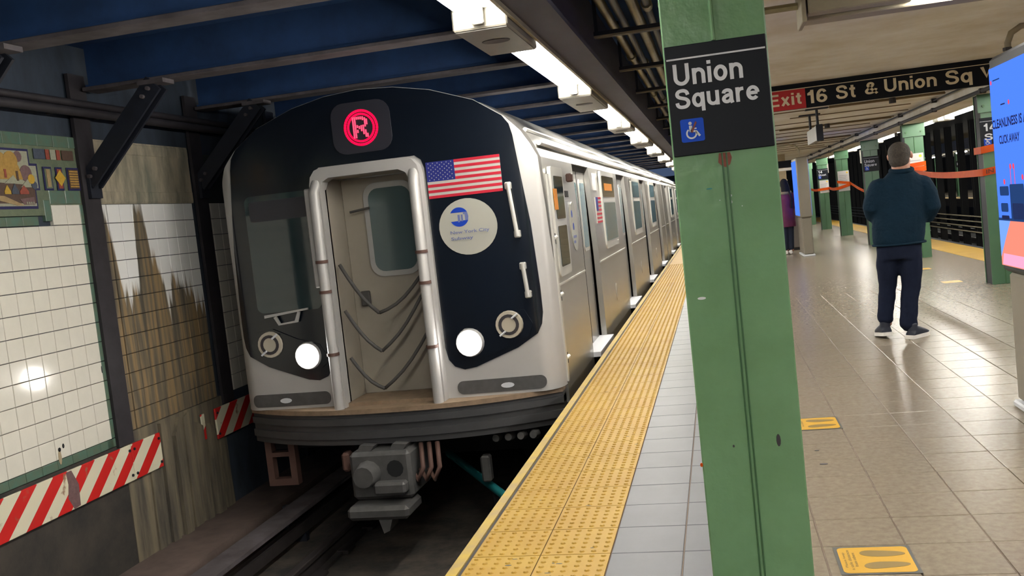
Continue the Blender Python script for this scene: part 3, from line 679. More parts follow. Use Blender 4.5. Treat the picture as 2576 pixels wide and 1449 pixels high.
# ================================================================== THE TRAIN
XC = -2.76; HW = 1.425; XS = XC-.045      # centre line, half width; XS places the side details
def fy(dx):
    a = abs(dx); y = 7.50 + .06*(a/HW)**2
    if a > 1.25:
        q = min((a-1.25)/(HW-1.25), 1); y += .24*(1-sqrt(max(0, 1-q*q)))
    return y
def patch(name, poly, mat, parent, off=0., thick=.01, smooth=35, xs=None):
    """polygon (dx, z) laid on the curved train front, 'off' metres proud of it"""
    bm = bmesh.new(); f = bm.faces.new([bm.verts.new((XC+x, 0, z)) for x, z in poly])
    cuts = [i*.1 for i in range(-14, 15)] + [s*v for s in (-1, 1) for v in (1.26, 1.28, 1.31, 1.34, 1.37, 1.39, 1.405, 1.416)]
    lo, hi = min(p[0] for p in poly), max(p[0] for p in poly)
    for c in cuts:
        if lo+.002 < c < hi-.002:
            bmesh.ops.bisect_plane(bm, geom=bm.verts[:]+bm.edges[:]+bm.faces[:], plane_co=(XC+c, 0, 0), plane_no=(1, 0, 0), dist=1e-5)
    bmesh.ops.triangulate(bm, faces=bm.faces[:])
    bm.normal_update()
    if bm.faces[:] and sum(f.normal.y*f.calc_area() for f in bm.faces) > 0: bmesh.ops.reverse_faces(bm, faces=bm.faces[:])
    ex = bmesh.ops.extrude_face_region(bm, geom=bm.faces[:])
    newv = set(v for v in ex['geom'] if isinstance(v, bmesh.types.BMVert))
    for v in bm.verts:
        v.co.y = fy(v.co.x-XC) - off + (0 if v not in newv else thick)
    bmesh.ops.recalc_face_normals(bm, faces=bm.faces[:])
    me = bpy.data.meshes.new(name); bm.to_mesh(me); bm.free()
    return mesh_obj(name, me, mat, parent, smooth)
TR = empty('subway_train', (XC, 7.5, -1.125), 'silver subway train with black front, flag and red route light arriving at the platform', 'train')
roofprof = [(1.47, -.16), (1.47, .9), (1.455, 1.5), (1.44, 1.9), (1.40, 2.0), (1.34, 2.11), (1.22, 2.24), (.95, 2.395), (.6, 2.52), (.3, 2.58), (0, 2.60)]
roofprof = [(x-.045 if x > 1.1 else x, z) for x, z in roofprof]
upper = [p for p in roofprof if p[1] >= .0]
outl = [(.40, .0), (HW, .0)] + roofprof[1:-1] + [(0, 2.60)] + [(-x, z) for x, z in roofprof[1:-1]][::-1] + [(-HW, .0), (-.40, .0), (-.40, 1.94), (.40, 1.94)]
patch('front_shell', outl, 'steel_front', TR, 0, .02)
rh = [(.30, 2.576), (.6, 2.516), (.95, 2.391), (1.165, 2.242), (1.215, 2.17), (1.235, 2.08), (1.305, 1.37), (1.325, .85), (1.325, .64), (1.31, .55), (1.27, .475), (1.10, .375), (.74, .245), (.64, .232), (.56, .262), (.515, .32), (.495, .42), (.49, 1.9), (.47, 1.97), (.42, 2.01)]
mask = [(0, 2.596)] + rh + [(-x, z) for x, z in rh][::-1]
patch('front_mask', mask[::-1], 'train_black', TR, .008, .012)
# end door tunnel, door, frame
fr = [(.475, .0), (.475, 1.86), (.46, 1.93), (.42, 1.98), (.36, 2.0), (-.36, 2.0), (-.42, 1.98), (-.46, 1.93), (-.475, 1.86), (-.475, .0), (-.385, .0), (-.385, 1.82), (-.36, 1.88), (-.30, 1.91), (.30, 1.91), (.36, 1.88), (.385, 1.82), (.385, .0)]
dfr = patch('door_frame', fr, 'steel_front', TR, .11, .13)
for s in (-1, 1):
    box('tunnel_side', 'steel_door', TR, *sorted((XC+s*.385, XC+s*.42)), 7.50, 7.9, 0, 1.93)
    h = empty('handrail', (XC+s*.43, 7.36, .0), None, None); del WO[h]; h.parent = TR; h.location = Vector((XC+s*.43, 7.36, 0)) - WO[TR]; WO[h] = Vector((XC+s*.43, 7.36, 0))
    MB().tube([(XC+s*.43, 7.36, .0), (XC+s*.43, 7.36, 1.80), (XC+s*.42, 7.42, 1.88)], .042, 12).build('post', 'steel_front', h, smooth=50)
    for z in (1.22, .97, .45): MB().tube([(XC+s*.43, 7.36, z), (XC+s*.43, 7.36, z+.025)], .052, 12).build('clamp', 'shoe_brown', h, smooth=50)
box('tunnel_top', 'steel_door', TR, XC-.40, XC+.40, 7.50, 7.9, 1.91, 1.95)
bbox('ledge', 'steel_front', TR, XC-.53, XC-.475, 7.39, 7.52, 1.02, 1.84)
dr = MB().bbox(XC-.385, XC+.385, 7.86, 7.90, .03, 1.91, b=.004).build('front_door', 'steel_door', TR)
MB().prism(rrect(XC-.19, XC+.27, 1.04, 1.85, .12), (0, 7.86, 0), (1, 0, 0), (0, 0, 1), (0, -1, 0), .02).build('window_frame', 'steel_front', dr, fix=True)
MB().prism(rrect(XC-.145, XC+.235, 1.085, 1.80, .09), (0, 7.84, 0), (1, 0, 0), (0, 0, 1), (0, -1, 0), .004).build('pane', 'door_glass', dr, fix=True)
MB().tube([(XC-.30, 7.78, 1.62), (XC-.12, 7.78, 1.64)], .01, 8).build('latch', 'strap_dark', dr)
MB().bbox(XC-.31, XC-.23, 7.82, 7.86, .80, .93, b=.008).build('handle', 'strap_dark', dr)
box('kick_sill', 'tread_tan', TR, XC-.385, XC+.385, 7.45, 7.9, .0, .03)
for (L, Mi, R_) in (((-.345, 1.19), (-.045, .757), (.345, 1.03)), ((-.345, .80), (-.06, .436), (.35, .89)), ((-.345, .40), (-.075, .12), (.37, .587))):
    pts = []
    for (a, b, sag) in ((L, Mi, .05), (Mi, R_, .05)):
        for i in range(6):
            q = i/5; pts.append((XC+a[0]+(b[0]-a[0])*q, 7.52, a[1]+(b[1]-a[1])*q - sag*sin(pi*q)))
    MB().tube(pts[:6], .016, 8).build('safety_strap', 'strap_dark', TR, smooth=True)
    MB().tube(pts[6:], .014, 8).build('safety_strap', 'strap_dark', TR, smooth=True)
# cab window and wiper
patch('cab_window', rrect(-1.14, -.53, .84, 1.84, .06), 'train_glass', TR, .013, .008)
patch('cab_sun_visor', rrect(-1.10, -.56, 1.62, 1.79, .03), 'panel_dark', TR, .016, .004)
wp = patch('wiper', [(-1.06, .80), (-.65, .845), (-.65, .86), (-1.06, .825)], 'steel_front', TR, .06, .02)
patch('wiper_arm', [(-.98, .80), (-.94, .73), (-.76, .745), (-.73, .83), (-.75, .835), (-.785, .76), (-.925, .745), (-.955, .81)], 'steel_front', wp, .05, .02)
# headlights and markers
for s in (-1, 1):
    pod = patch('lamp_pod', [(s*x, z) for x, z in ([(.52, .40), (.60, .34), (.80, .31), (1.0, .38), (1.20, .46), (1.24, .56), (1.18, .68), (1.02, .70), (.80, .60), (.60, .54)])][::(1 if s > 0 else -1)], 'train_black', TR, .02, .01)
    c = (s*.71, .45); y = fy(.71)
    hl = MB().tube([(XC+c[0], y-.05, c[1]), (XC+c[0], y+.02, c[1])], .125, 20, rs=[.11, .13]).build('headlight', 'steel_front', pod, smooth=50)
    MB().tube([(XC+c[0], y-.058, c[1]), (XC+c[0], y-.049, c[1])], .09, 20).build('lens', 'head_light', TR)
    c = (s*1.05, .57); y = fy(1.05)
    tl = MB().tube([(XC+c[0], y-.045, c[1]), (XC+c[0], y+.02, c[1])], .12, 20, rs=[.11, .12]).build('marker_light', 'lamp_lens', pod, smooth=50)
    k = MB()
    for i in range(20):
        a0, a1 = 2*pi*i/20, 2*pi*(i+1)/20
        k.prism([(XC+c[0]+.06*cos(a0), c[1]+.06*sin(a0)), (XC+c[0]+.085*cos(a0), c[1]+.085*sin(a0)), (XC+c[0]+.085*cos(a1), c[1]+.085*sin(a1)), (XC+c[0]+.06*cos(a1), c[1]+.06*sin(a1))], (0, y-.05, 0), (1, 0, 0), (0, 0, 1), (0, 1, 0), .006)
    k.build('trim_ring', 'wall_steel', TR, fix=True)
    MB().tube([(XC+c[0]+.03, y-.056, c[1]+.05), (XC+c[0]+.08, y-.056, c[1]+.085)], .009, 6).build('clip', 'sign_white', TR); MB().tube([(XC+c[0]-.03, y-.056, c[1]-.05), (XC+c[0]-.08, y-.056, c[1]-.085)], .009, 6).build('clip', 'sign_white', TR)
    # step recess in the lower front
    patch('step_recess', rrect(*sorted((s*.56, s*1.30)), .025, .135, .05), 'coupler_grey', TR, .006, .004)
    patch('step_lamp', circle(s*.98, .075, .055, 14, ry=.022), 'sign_white', TR, .012, .004)
    # corner grab irons
    for (z0, z1, d0, d1) in ((1.70, 1.27, 1.165, 1.20), (1.05, .78, 1.215, 1.235)):
        if s < 0: continue
        y0 = fy(1.2)-.055
        gi = MB().tube([(XC+s*d0, y0, z0), (XC+s*d1, y0, z1)], .018, 8).build('grab_iron', 'steel_train', TR, smooth=50)
        for (d, z) in ((d0, z0-.02), (d1, z1+.02)): MB().bbox(XC+s*d-.028, XC+s*d+.022, y0, y0+.06, z-.03, z+.03, b=.008).build('foot', 'steel_train', gi)
# route sign
rs = patch('route_sign', rrect(-.255, .255, 2.085, 2.50, .11), 'panel_dark', TR, .016, .008)
q = MB(); N = 40
for i in range(N):
    a0, a1 = 2*pi*i/N, 2*pi*(i+.86)/N
    for (r0, r1) in ((.148, .128), (.120, .102)):
        q.prism([(XC+r*cos(a), 2.287+r*sin(a)) for r, a in ((r1, a0), (r0, a0), (r0, a1), (r1, a1))], (0, 7.50-.02, 0), (1, 0, 0), (0, 0, 1), (0, 1, 0), .004)
q.build('led_ring', 'led_red', rs, fix=True)
q = MB()
bars = [(-.062, -.082, .09), (-.045, -.082, .09), (-.028, .0, .022), (-.028, .068, .09), (-.028, -.04, -.015), (-.011, -.01, .014), (-.011, .068, .09), (.006, -.03, .018), (.006, .066, .09), (.023, -.056, .02), (.023, .058, .088), (.040, -.08, -.02), (.040, .004, .078), (.055, -.082, -.05), (.055, .02, .066)]
for (x, a, b) in bars: q.box(XC+x-.0055, XC+x+.0055, 7.474, 7.48, 2.287+a, 2.287+b)
q.build('led_letter', 'led_pink', rs)
# flag decal
F0, F1, G0, G1 = .505, 1.115, 1.645, 1.94
fg = patch('flag_decal', [(F0, G0), (F1, G0), (F1, G1), (F0, G1)], 'flag_white', TR, .012, .003)
sh = (G1-G0)/13
for i in range(0, 13, 2):
    x0 = F0+.235 if i >= 6 else F0
    patch('red_stripe', [(x0, G0+i*sh), (F1, G0+i*sh), (F1, G0+(i+1)*sh), (x0, G0+(i+1)*sh)], 'flag_red', fg, .0135, .002)
cn = patch('canton', [(F0, G0+6*sh), (F0+.235, G0+6*sh), (F0+.235, G1), (F0, G1)], 'flag_blue', fg, .0135, .002)
q = MB()
for r in range(9):
    for c in range(6 - r % 2):
        x, z = F0+.022+c*.038+(r % 2)*.019, G0+6*sh+.014+r*.0165; y = fy(x)-.0142
        q.prism([(XC+x+(.006 if k % 2 == 0 else .0028)*sin(k*pi/5), z+(.006 if k % 2 == 0 else .0028)*cos(k*pi/5)) for k in range(10)], (0, y-.001, 0), (1, 0, 0), (0, 0, 1), (0, 1, 0), .001)
tag(q.build('stars', 'flag_white', fg, fix=True), kind='stuff')
# round subway logo
rd = patch('round_logo', circle(.80, 1.392, .24, 36, ry=.228), 'roundel_white', TR, .014, .003)
lx, lz, lr = .735, 1.475, .078
def lg(poly, mat, off, nm='logo_piece'): patch(nm, poly, mat, rd, off, .002)
lg(circle(lx, lz, lr, 24, radians(28), radians(152)), 'logo_blue', .016); lg(circle(lx, lz, lr, 24, radians(205), radians(338)), 'logo_blue', .016)
lg([(lx+.035, lz+.034), (lx+.069, lz+.036), (lx+.077, lz), (lx+.072, lz-.028), (lx+.048, lz-.032), (lx+.048, lz+.018), (lx+.035, lz+.02)], 'logo_ink', .016)
lg([(lx-.012, lz-.043), (lx+.006, lz-.04), (lx+.006, lz+.018), (lx-.012, lz+.018)], 'logo_ink', .016); lg([(lx+.016, lz-.038), (lx+.03, lz-.035), (lx+.03, lz+.018), (lx+.016, lz+.018)], 'logo_ink', .016)
text('lettering', 'New York City', 'logo_ink', rd, (XC+.652, fy(.56)-.0175, 1.333), X, Z, .325, .034, bold=.012)
text('lettering', 'Subway', 'logo_ink', rd, (XC+.652, fy(.56)-.0175, 1.283), X, Z, .185, .034, bold=.012)
# curved bumper with ridges
def bumper(z0, z1, r, mat, name, parent=TR, dep=.35):
    n = 28; mb = MB(); vs = []
    for i in range(n+1):
        dx = -1.40 + 2.80*i/n; a = abs(dx)/1.40; y = 7.28 - r + .40*a**2.4
        b = min(7.95, fy(dx)+.2)
        vs += [(XC+dx, y, z0), (XC+dx, y, z1), (XC+dx, b, z1), (XC+dx, b, z0)]
    fs = [(0, 1, 2, 3), (4*n, 4*n+3, 4*n+2, 4*n+1)]
    for i in range(n):
        for k in range(4): fs.append((4*i+k, 4*i+4+k, 4*i+4+(k+1) % 4, 4*i+(k+1) % 4))
    return mb.add(vs, fs).build(name, mat, parent, smooth=35, fix=True)
bumper(-.04, .0, .0, 'tread_tan', 'tread_plate')
bp = bumper(-.30, -.04, -.03, 'bumper_grey', 'bumper')
bumper(-.13, -.075, .0, 'bumper_grey', 'ridge', bp); bumper(-.245, -.185, .0, 'bumper_grey', 'ridge', bp)
# body shell: roof and side panels of three cars
doorw = 1.24
def car(y0, y1, doors, idx):
    up = [(x, z) for x, z in roofprof if z >= 1.9]
    pr_ = [(XC+x, z) for x, z in up] + [(XC-x, z) for x, z in up[:-1]][::-1]
    n = len(pr_)
    ys_ = [y0, y1] if idx else [7.82, y1]
    vs = [(x, y, z) for y in ys_ for x, z in pr_]
    fs = [(i, i+1, n+i+1, n+i) for i in range(n-1)] + [(0, n, 2*n-1, n-1)]
    fs += [tuple(range(n)), tuple(range(n, 2*n))[::-1]]
    mb = MB().add(vs, fs)
    mb.build('roof_shell', 'steel_side', TR, smooth=50, fix=True)
    for s in (-1, 1): MB().tube([(XC+s*1.375, ys_[0]+.1, 2.02), (XC+s*1.375, y1, 2.02)], .022, 8).build('gutter', 'steel_train', TR)
    for s in (-1, 1): MB().tube([(XC+s*1.285, ys_[0]+.02, 2.135), (XC+s*1.285, y1, 2.135)], .02, 8).build('roof_bead', 'steel_train', TR)
    box('underframe', 'under_black', TR, XC-1.36, XS+1.40, y0+.35 if idx == 0 else y0, y1, -.42, -.10)
    box('floor_pan', 'under_black', TR, XC-1.40, XS+1.44, y0+.3 if idx == 0 else y0, y1, -.16, -.02)
    edges = [ys_[0]]
    for d in doors: edges += [d, d+doorw]
    edges.append(y1)
    low = [(x, z) for x, z in roofprof if z <= 1.9]
    for s in (1, -1):
        for i in range(0, len(edges), 2):
            a, b = edges[i], edges[i+1]; vs = []
            for x, z in low: vs += [(XC+s*x, a, z), (XC+s*x, b, z), (XC+s*(x-.06), a, z), (XC+s*(x-.06), b, z)]
            fs = []
            for k in range(len(low)-1):
                o = 4*k; fs += [(o, o+1, o+5, o+4), (o+2, o+6, o+7, o+3), (o, o+4, o+6, o+2), (o+1, o+3, o+7, o+5)]
            o = 4*(len(low)-1); fs += [(0, 2, 3, 1), (o, o+1, o+3, o+2)]
            p = MB().add(vs, fs).build('side_panel', 'steel_side', TR, fix=True)
            if s > 0:
                box('belt_moulding', 'steel_train', p, XS+1.47, XS+1.478, a+.03, b-.03, .815, .83)
                if 0 < i < len(edges)-2:
                    w0, w1 = (a+b)/2-.74, (a+b)/2+.74
                    wn = MB().prism(rrect(w0, w1, .93, 1.88, .07), (XS+1.452, 0, 0), (0, 1, 0), (0, 0, 1), (1, 0, 0), .03).build('window', 'steel_train', p, fix=True)
                    MB().prism(rrect(w0+.07, w1-.07, 1.02, 1.49, .03), (XS+1.483, 0, 0), (0, 1, 0), (0, 0, 1), (1, 0, 0), .003).build('pane', 'side_glass', wn, fix=True)
                    MB().prism(rrect(w0+.07, w1-.07, 1.56, 1.82, .03), (XS+1.483, 0, 0), (0, 1, 0), (0, 0, 1), (1, 0, 0), .003).build('pane', 'side_glass' if i != 2 or idx else 'train_glass', wn, fix=True)
                    if i == 2 and idx == 0: MB().prism([(w0+.25, 1.64), (w1-.35, 1.64), (w1-.35, 1.73), (w0+.25, 1.73)], (XS+1.487, 0, 0), (0, 1, 0), (0, 0, 1), (1, 0, 0), .002).build('route_display', 'decal_orange', wn, fix=True)
                    MB().prism(circle((a+b)/2-.1, .35, .07, 10, ry=.11), (XS+1.47, 0, 0), (0, 1, 0), (0, 0, 1), (1, 0, 0), .006).build('vent_cover', 'steel_door', p, fix=True)
        for d in doors:
            x = XC+s*1.39
            if s < 0: box('side_door', 'steel_side', TR, XC-1.375, XC-1.335, d, d+doorw, -.02, 1.9); continue
            box('door_header', 'black_steel', TR, XS+1.30, XS+1.40, d, d+doorw, 1.84, 1.90)
            box('door_step', 'sign_white', TR, XS+1.36, XS+1.545, d-.02, d+doorw+.02, -.06, -.01)
            for j in (0, 1):
                a, b = d+j*doorw/2+.004, d+(j+1)*doorw/2-.004
                lf = MB().bbox(XS+1.345, XS+1.385, a, b, -.02, 1.86, b=.006).build('side_door', 'steel_side', TR)
                MB().prism(rrect(a+.10, b-.10, .98, 1.76, .06), (XS+1.385, 0, 0), (0, 1, 0), (0, 0, 1), (1, 0, 0), .008).build('window_frame', 'steel_train', lf, fix=True)
                MB().prism(rrect(a+.13, b-.13, 1.02, 1.72, .04), (XS+1.393, 0, 0), (0, 1, 0), (0, 0, 1), (1, 0, 0), .003).build('pane', 'side_glass', lf, fix=True)
            box('door_seal', 'black_steel', TR, XS+1.35, XS+1.388, d+doorw/2-.006, d+doorw/2+.006, 0, 1.85)
car(7.50, 25.45, [9.55, 13.9, 18.25, 22.6], 0)
car(25.85, 43.6, [27.5, 31.85, 36.2, 40.55], 1)
box('gangway', 'under_black', TR, XC-.9, XC+.9, 25.4, 25.9, -.1, 2.3)
# cab side window, door pocket decals, corner sockets
cw = MB().prism(rrect(7.98, 8.62, .88, 1.82, .05), (XS+1.45, 0, 0), (0, 1, 0), (0, 0, 1), (1, 0, 0), .032).build('cab_side_window', 'steel_train', TR, fix=True)
MB().prism(rrect(8.08, 8.54, 1.37, 1.74, .02), (XS+1.483, 0, 0), (0, 1, 0), (0, 0, 1), (1, 0, 0), .004).build('pane', 'train_glass', cw, fix=True)
MB().prism(rrect(8.08, 8.54, .96, 1.31, .02), (XS+1.483, 0, 0), (0, 1, 0), (0, 0, 1), (1, 0, 0), .004).build('pane', 'train_glass', cw, fix=True)
MB().prism([(7.98, 1.45), (8.17, 1.45), (8.17, 1.63), (7.98, 1.63)], (XS+1.488, 0, 0), (0, 1, 0), (0, 0, 1), (1, 0, 0), .002).build('orange_notice', 'decal_orange', cw, fix=True)
rd2 = MB().prism(circle(9.12, 1.28, .20, 28, ry=.235), (XS+1.4565, 0, 0), (0, 1, 0), (0, 0, 1), (1, 0, 0), .014).build('round_logo', 'roundel_white', TR, fix=True)
for (y, z) in ((9.02, 1.40), (9.06, 1.28)): MB().prism(circle(y, z, .035, 12), (XS+1.4705, 0, 0), (0, 1, 0), (0, 0, 1), (1, 0, 0), .002).build('logo_piece', 'logo_blue', rd2, fix=True)
for (z, w) in ((1.17, .2), (1.12, .12)): MB().prism([(9.0, z), (9.0+w, z), (9.0+w, z+.025), (9.0, z+.025)], (XS+1.4705, 0, 0), (0, 1, 0), (0, 0, 1), (1, 0, 0), .002).build('logo_line', 'logo_ink', rd2, fix=True)
for k in range(5): MB().prism([(8.74+k*.06, 1.56), (8.78+k*.06, 1.56), (8.78+k*.06, 1.62), (8.74+k*.06, 1.62)], (XS+1.4545, 0, 0), (0, 1, 0), (0, 0, 1), (1, 0, 0), .004).build('number_mark', 'black_steel', TR, fix=True)
fd = MB().prism([(11.0, 1.26), (11.5, 1.26), (11.5, 1.56), (11.0, 1.56)], (XS+1.455, 0, 0), (0, 1, 0), (0, 0, 1), (1, 0, 0), .015).build('flag_decal', 'flag_white', TR, fix=True)
for i in range(0, 13, 2):
    y0_ = 11.2 if i >= 6 else 11.0
    MB().prism([(y0_, 1.26+i*.3/13), (11.5, 1.26+i*.3/13), (11.5, 1.26+(i+1)*.3/13), (y0_, 1.26+(i+1)*.3/13)], (XS+1.4702, 0, 0), (0, 1, 0), (0, 0, 1), (1, 0, 0), .002).build('red_stripe', 'flag_red', fd, fix=True)
MB().prism([(11.0, 1.40), (11.2, 1.40), (11.2, 1.56), (11.0, 1.56)], (XS+1.4702, 0, 0), (0, 1, 0), (0, 0, 1), (1, 0, 0), .002).build('canton', 'flag_blue', fd, fix=True)
MB().prism([(11.02, 1.64), (11.3, 1.64), (11.3, 1.84), (11.02, 1.84)], (XS+1.447, 0, 0), (0, 1, 0), (0, 0, 1), (1, 0, 0), .012).build('white_notice', 'paper', TR, fix=True)
for z in (1.21, .73, .20):
    sk = box('corner_socket', 'black_steel', TR, XS+1.42, XS+1.474, 7.83, 7.95, z-.045, z+.045)
    MB().tube([(XS+1.46, 7.85, z), (XS+1.485, 7.93, z+.015)], .016, 8).build('latch', 'steel_train', sk)
box('corner_post', 'steel_train', TR, XS+1.466, XS+1.482, 7.80, 7.86, .02, 1.75)
MB().bbox(XS+1.46, XS+1.52, 8.93, 9.03, 1.70, 1.78, b=.012).build('side_lamp', 'shoe_brown', TR)
# under the front: coupler, shoe frame, knobs, wheels
cp = MB().bbox(XC-.32, XC+.20, 7.15, 7.7, -.72, -.33, b=.03).build('coupler', 'coupler_grey', TR)
MB().tube([(XC-.16, 7.02, -.50), (XC-.16, 7.16, -.50)], .11, 12, rs=[.085, .11]).build('cone', 'coupler_grey', cp, smooth=40)
MB().tube([(XC+.07, 7.145, -.47), (XC+.07, 7.16, -.47)], .07, 12).build('pocket', 'under_black', cp)
MB().bbox(XC-.10, XC+.17, 7.05, 7.16, -.66, -.56, b=.02).build('latch', 'coupler_grey', cp)
MB().bbox(XC-.32, XC+.20, 6.98, 7.35, -.84, -.73, b=.03).build('contact_box', 'coupler_grey', cp)
MB().prism([(-.06, -.84), (.05, -.84), (.02, -.93), (-.03, -.95)], (XC, 7.0, 0), (1, 0, 0), (0, 0, 1), (0, 1, 0), .2).build('lug', 'coupler_grey', cp, fix=True)
for s in (-1, 1): MB().prism([(s*.14-.06, -.33), (s*.14+.06, -.33), (s*.14+.09, -.29), (s*.14-.03, -.28)], (XC-.06, 7.2, 0), (1, 0, 0), (0, 0, 1), (0, 1, 0), .2).build('ear', 'coupler_grey', cp, fix=True)
for k in range(3):
    x = XC+.24+k*.07; MB().tube([(x, 7.35, -.32), (x+.03, 7.25, -.50), (x-.02, 7.25, -.60), (x-.08, 7.3, -.52)], .02, 8).build('air_hose', 'shoe_brown', TR, smooth=True)
MB().bbox(XC-.45, XC-.38, 7.3, 7.42, -.52, -.36, b=.02).build('air_cock', 'shoe_brown', TR)
sf = MB().box(-4.10, -4.04, 7.72, 7.80, -.72, -.22).box(-3.88, -3.82, 7.72, 7.80, -.72, -.22).box(-4.04, -3.88, 7.72, 7.80, -.72, -.66).box(-4.04, -3.88, 7.72, 7.80, -.46, -.42).build('shoe_frame', 'shoe_brown', TR)
for k in range(4): MB().tube([(-1.93+k*.105, 7.52, -.36+k*.004), (-1.93+k*.105, 7.62, -.36)], .042, 10, rs=[.03, .045]).build('plug', 'coupler_grey', TR, smooth=40)
MB().bbox(-2.08, -2.0, 7.5, 7.6, -.72, -.50, b=.015).build('step_iron', 'coupler_grey', TR)
for yt in (9.6, 11.6):
    for x in (-3.46, -2.03):
        MB().tube([(x-.06, yt, -.70), (x+.06, yt, -.70)], .425, 24).build('wheel', 'rail_steel', TR, smooth=40)
    box('axle', 'under_black', TR, -3.46, -2.03, yt-.06, yt+.06, -.76, -.64)
box('truck_frame', 'under_black', TR, -3.75, -1.80, 8.9, 12.3, -.80, -.43)
box('equipment_box', 'under_black', TR, -3.9, -1.7, 13, 22, -.95, -.43)
tp = tag(MB().tube([(-1.86, 7.35, -.80), (-2.72, 8.72, -.76)], .035, 10).build('teal_pipe', 'teal_pipe', None, smooth=40), 'teal painted pipe slanting through the dark under the platform edge', 'pipe')
tag(MB().tube([(-2.0, 7.6, -1.14), (-2.0, 7.6, -.84)], .03, 8).build('pipe_stand', 'under_black', None), 'short dark stand holding the teal pipe off the track', 'pipe stand')

# ================================================================== RIGHT HALF: CEILING
ZC = 2.46
ce = struct(box('ceiling', 'cream_ceiling', None, .0, 4.35, Y0, Y1, ZC, 3.4), 'cream painted platform ceiling with dirty stains')
for k in range(14):
    y = 11.3+k*1.25
    x0, x1 = (.6, 3.1) if k % 3 else (1.2, 2.9)
    MB().box(x0, x1, y-.02, y+.02, ZC-.012, ZC).build('ceiling_rib', 'cream_groove', ce)
struct(box('ceiling_girder', 'cream_ceiling', None, 3.16, 3.58, Y0, Y1, 2.28, ZC), 'cream boxed girder over the right hand column row')
for (x, z, r, l, y0, y1) in ((3.09, 2.29, .025, 'dark conduit along the girder over the right columns', 4, 40), (3.10, 2.42, .012, 'thin dark cable along the right of the platform ceiling', 4, 40)):
    t = empty('ceiling_conduit', (x, 12, z), l, 'conduit', 'conduits on the platform ceiling')
    MB().tube([(x, y0, z), (x, y1, z)], r, 8).build('pipe', 'dark_steel', t, smooth=40)
    for k in range(12): MB().bbox(x-.03, x+.045, 7+k*2.5, 7.06+k*2.5, z-.03, z+.03, b=.006).build('clip', 'wall_steel', t)
for (y, x0, x1, l) in ((13.6, 1.6, 3.05, 'nearer thin conduit crossing the platform ceiling'), (17.5, 1.2, 3.05, 'middle thin conduit crossing the platform ceiling'), (22.5, .4, 3.05, 'farther thin conduit crossing the platform ceiling')):
    t = empty('cross_conduit', (x0, y, ZC-.03), l, 'conduit', 'conduits on the platform ceiling')
    MB().tube([(x0, y, ZC-.018), (x1, y, ZC-.018)], .016, 8).build('pipe', 'cream_groove', t)
    MB().tube([(x0+.8, y, ZC), (x0+.8, y, ZC-.07)], .045, 10).build('sprinkler', 'wall_steel', t)
# near ceiling fixture and its feed pipe
def cross_light(yo, label):
    t = empty('ceiling_light', (1.3, yo, 2.28), label, 'light', 'lights crossing the platform ceiling')
    hz = 2.30
    MB().bbox(.565, 2.5, yo-.10, yo+.06, hz, hz+.15, b=.006).build('housing', 'girder_cream', t)
    MB().bbox(.535, .56, yo-.22, yo+.08, hz-.02, hz+.155, b=.004).build('end_plate', 'girder_cream', t)
    MB().box(1.10, 2.5, yo-.24, yo-.10, hz+.10, hz+.13).build('reflector', 'lamp_white', t)
    MB().tube([(1.14, yo-.17, hz+.045), (2.48, yo-.17, hz+.045)], .034, 12).build('tube', 'tube_light', t, smooth=40)
    MB().bbox(.57, 1.10, yo-.22, yo-.10, hz+.02, hz+.13, b=.006).build('ballast_box', 'girder_cream', t)
cross_light(5.6, 'boxy cream ceiling light crossing the platform at the top of the view')
cross_light(-.4, 'unseen cream ceiling light added as fill behind the viewpoint')  # out of view, added to brighten the column, kiosk and man
cross_light(-6.4, 'second unseen cream ceiling light added as fill far behind the viewpoint')  # another added fill lamp, never in view
tag(MB().tube([(-.05, 5.58, 2.40), (.535, 5.58, 2.40)], .02, 8).build('feed_pipe', 'pipe_metal', None, smooth=40), 'thin metal pipe feeding the ceiling light beside the column', 'pipe')
# right hand light row
rl = [-6.2, -2.6, 1.0, 4.6, 8.2, 11.8, 15.2, 18.0, 22.2, 26.6, 31.0, 35.5]
for i, s in enumerate(rl):
    tube_light(3.93, s, 2.33, 2.35, 'fluorescent tube light over the right platform edge, %s from the near end' % ORD[i], 'tube lights along the right edge', .4)
struct(box('ceiling_girder', 'girder_cream', None, 3.58, 4.35, Y0, Y1, 2.44, ZC), 'cream strip above the right hand light row')
# exit sign
SY = 10.2
t = empty('exit_sign', (1.9, SY, 2.21), 'long black overhead sign with red Exit field reading 16 St and Union Sq W', 'sign')
MB().bbox(.40, 3.05, SY, SY+.04, 2.205, 2.46, b=.004).build('panel', 'sign_black', t)
box('stripe', 'sign_cream', t, .40, 3.05, SY-.003, SY, 2.403, 2.410)
bbox('exit_field', 'sign_red', t, .58, .982, SY-.004, SY, 2.207, 2.402, b=.0015)
sign_text('lettering', 'Exit', 'sign_cream', t, (.625, SY-.0042, 2.247), X, Z, .315, .125)
for (b_, x, z, w, h) in (('16', 1.0, 2.243, .19, .134), ('St', 1.275, 2.250, .185, .134), ('&', 1.55, 2.256, .125, .122), ('Union', 1.735, 2.258, .485, .13), ('Sq', 2.30, 2.225, .245, .165), ('W', 2.62, 2.272, .19, .12)):
    sign_text('lettering', b_, 'sign_cream', t, (x, SY-.0002, z), X, Z, w, h, thick=.003)
for x in (.75, 1.9, 2.9): bbox('hanger', 'dark_steel', t, x-.03, x+.03, SY+.04, SY+.07, 2.40, ZC)
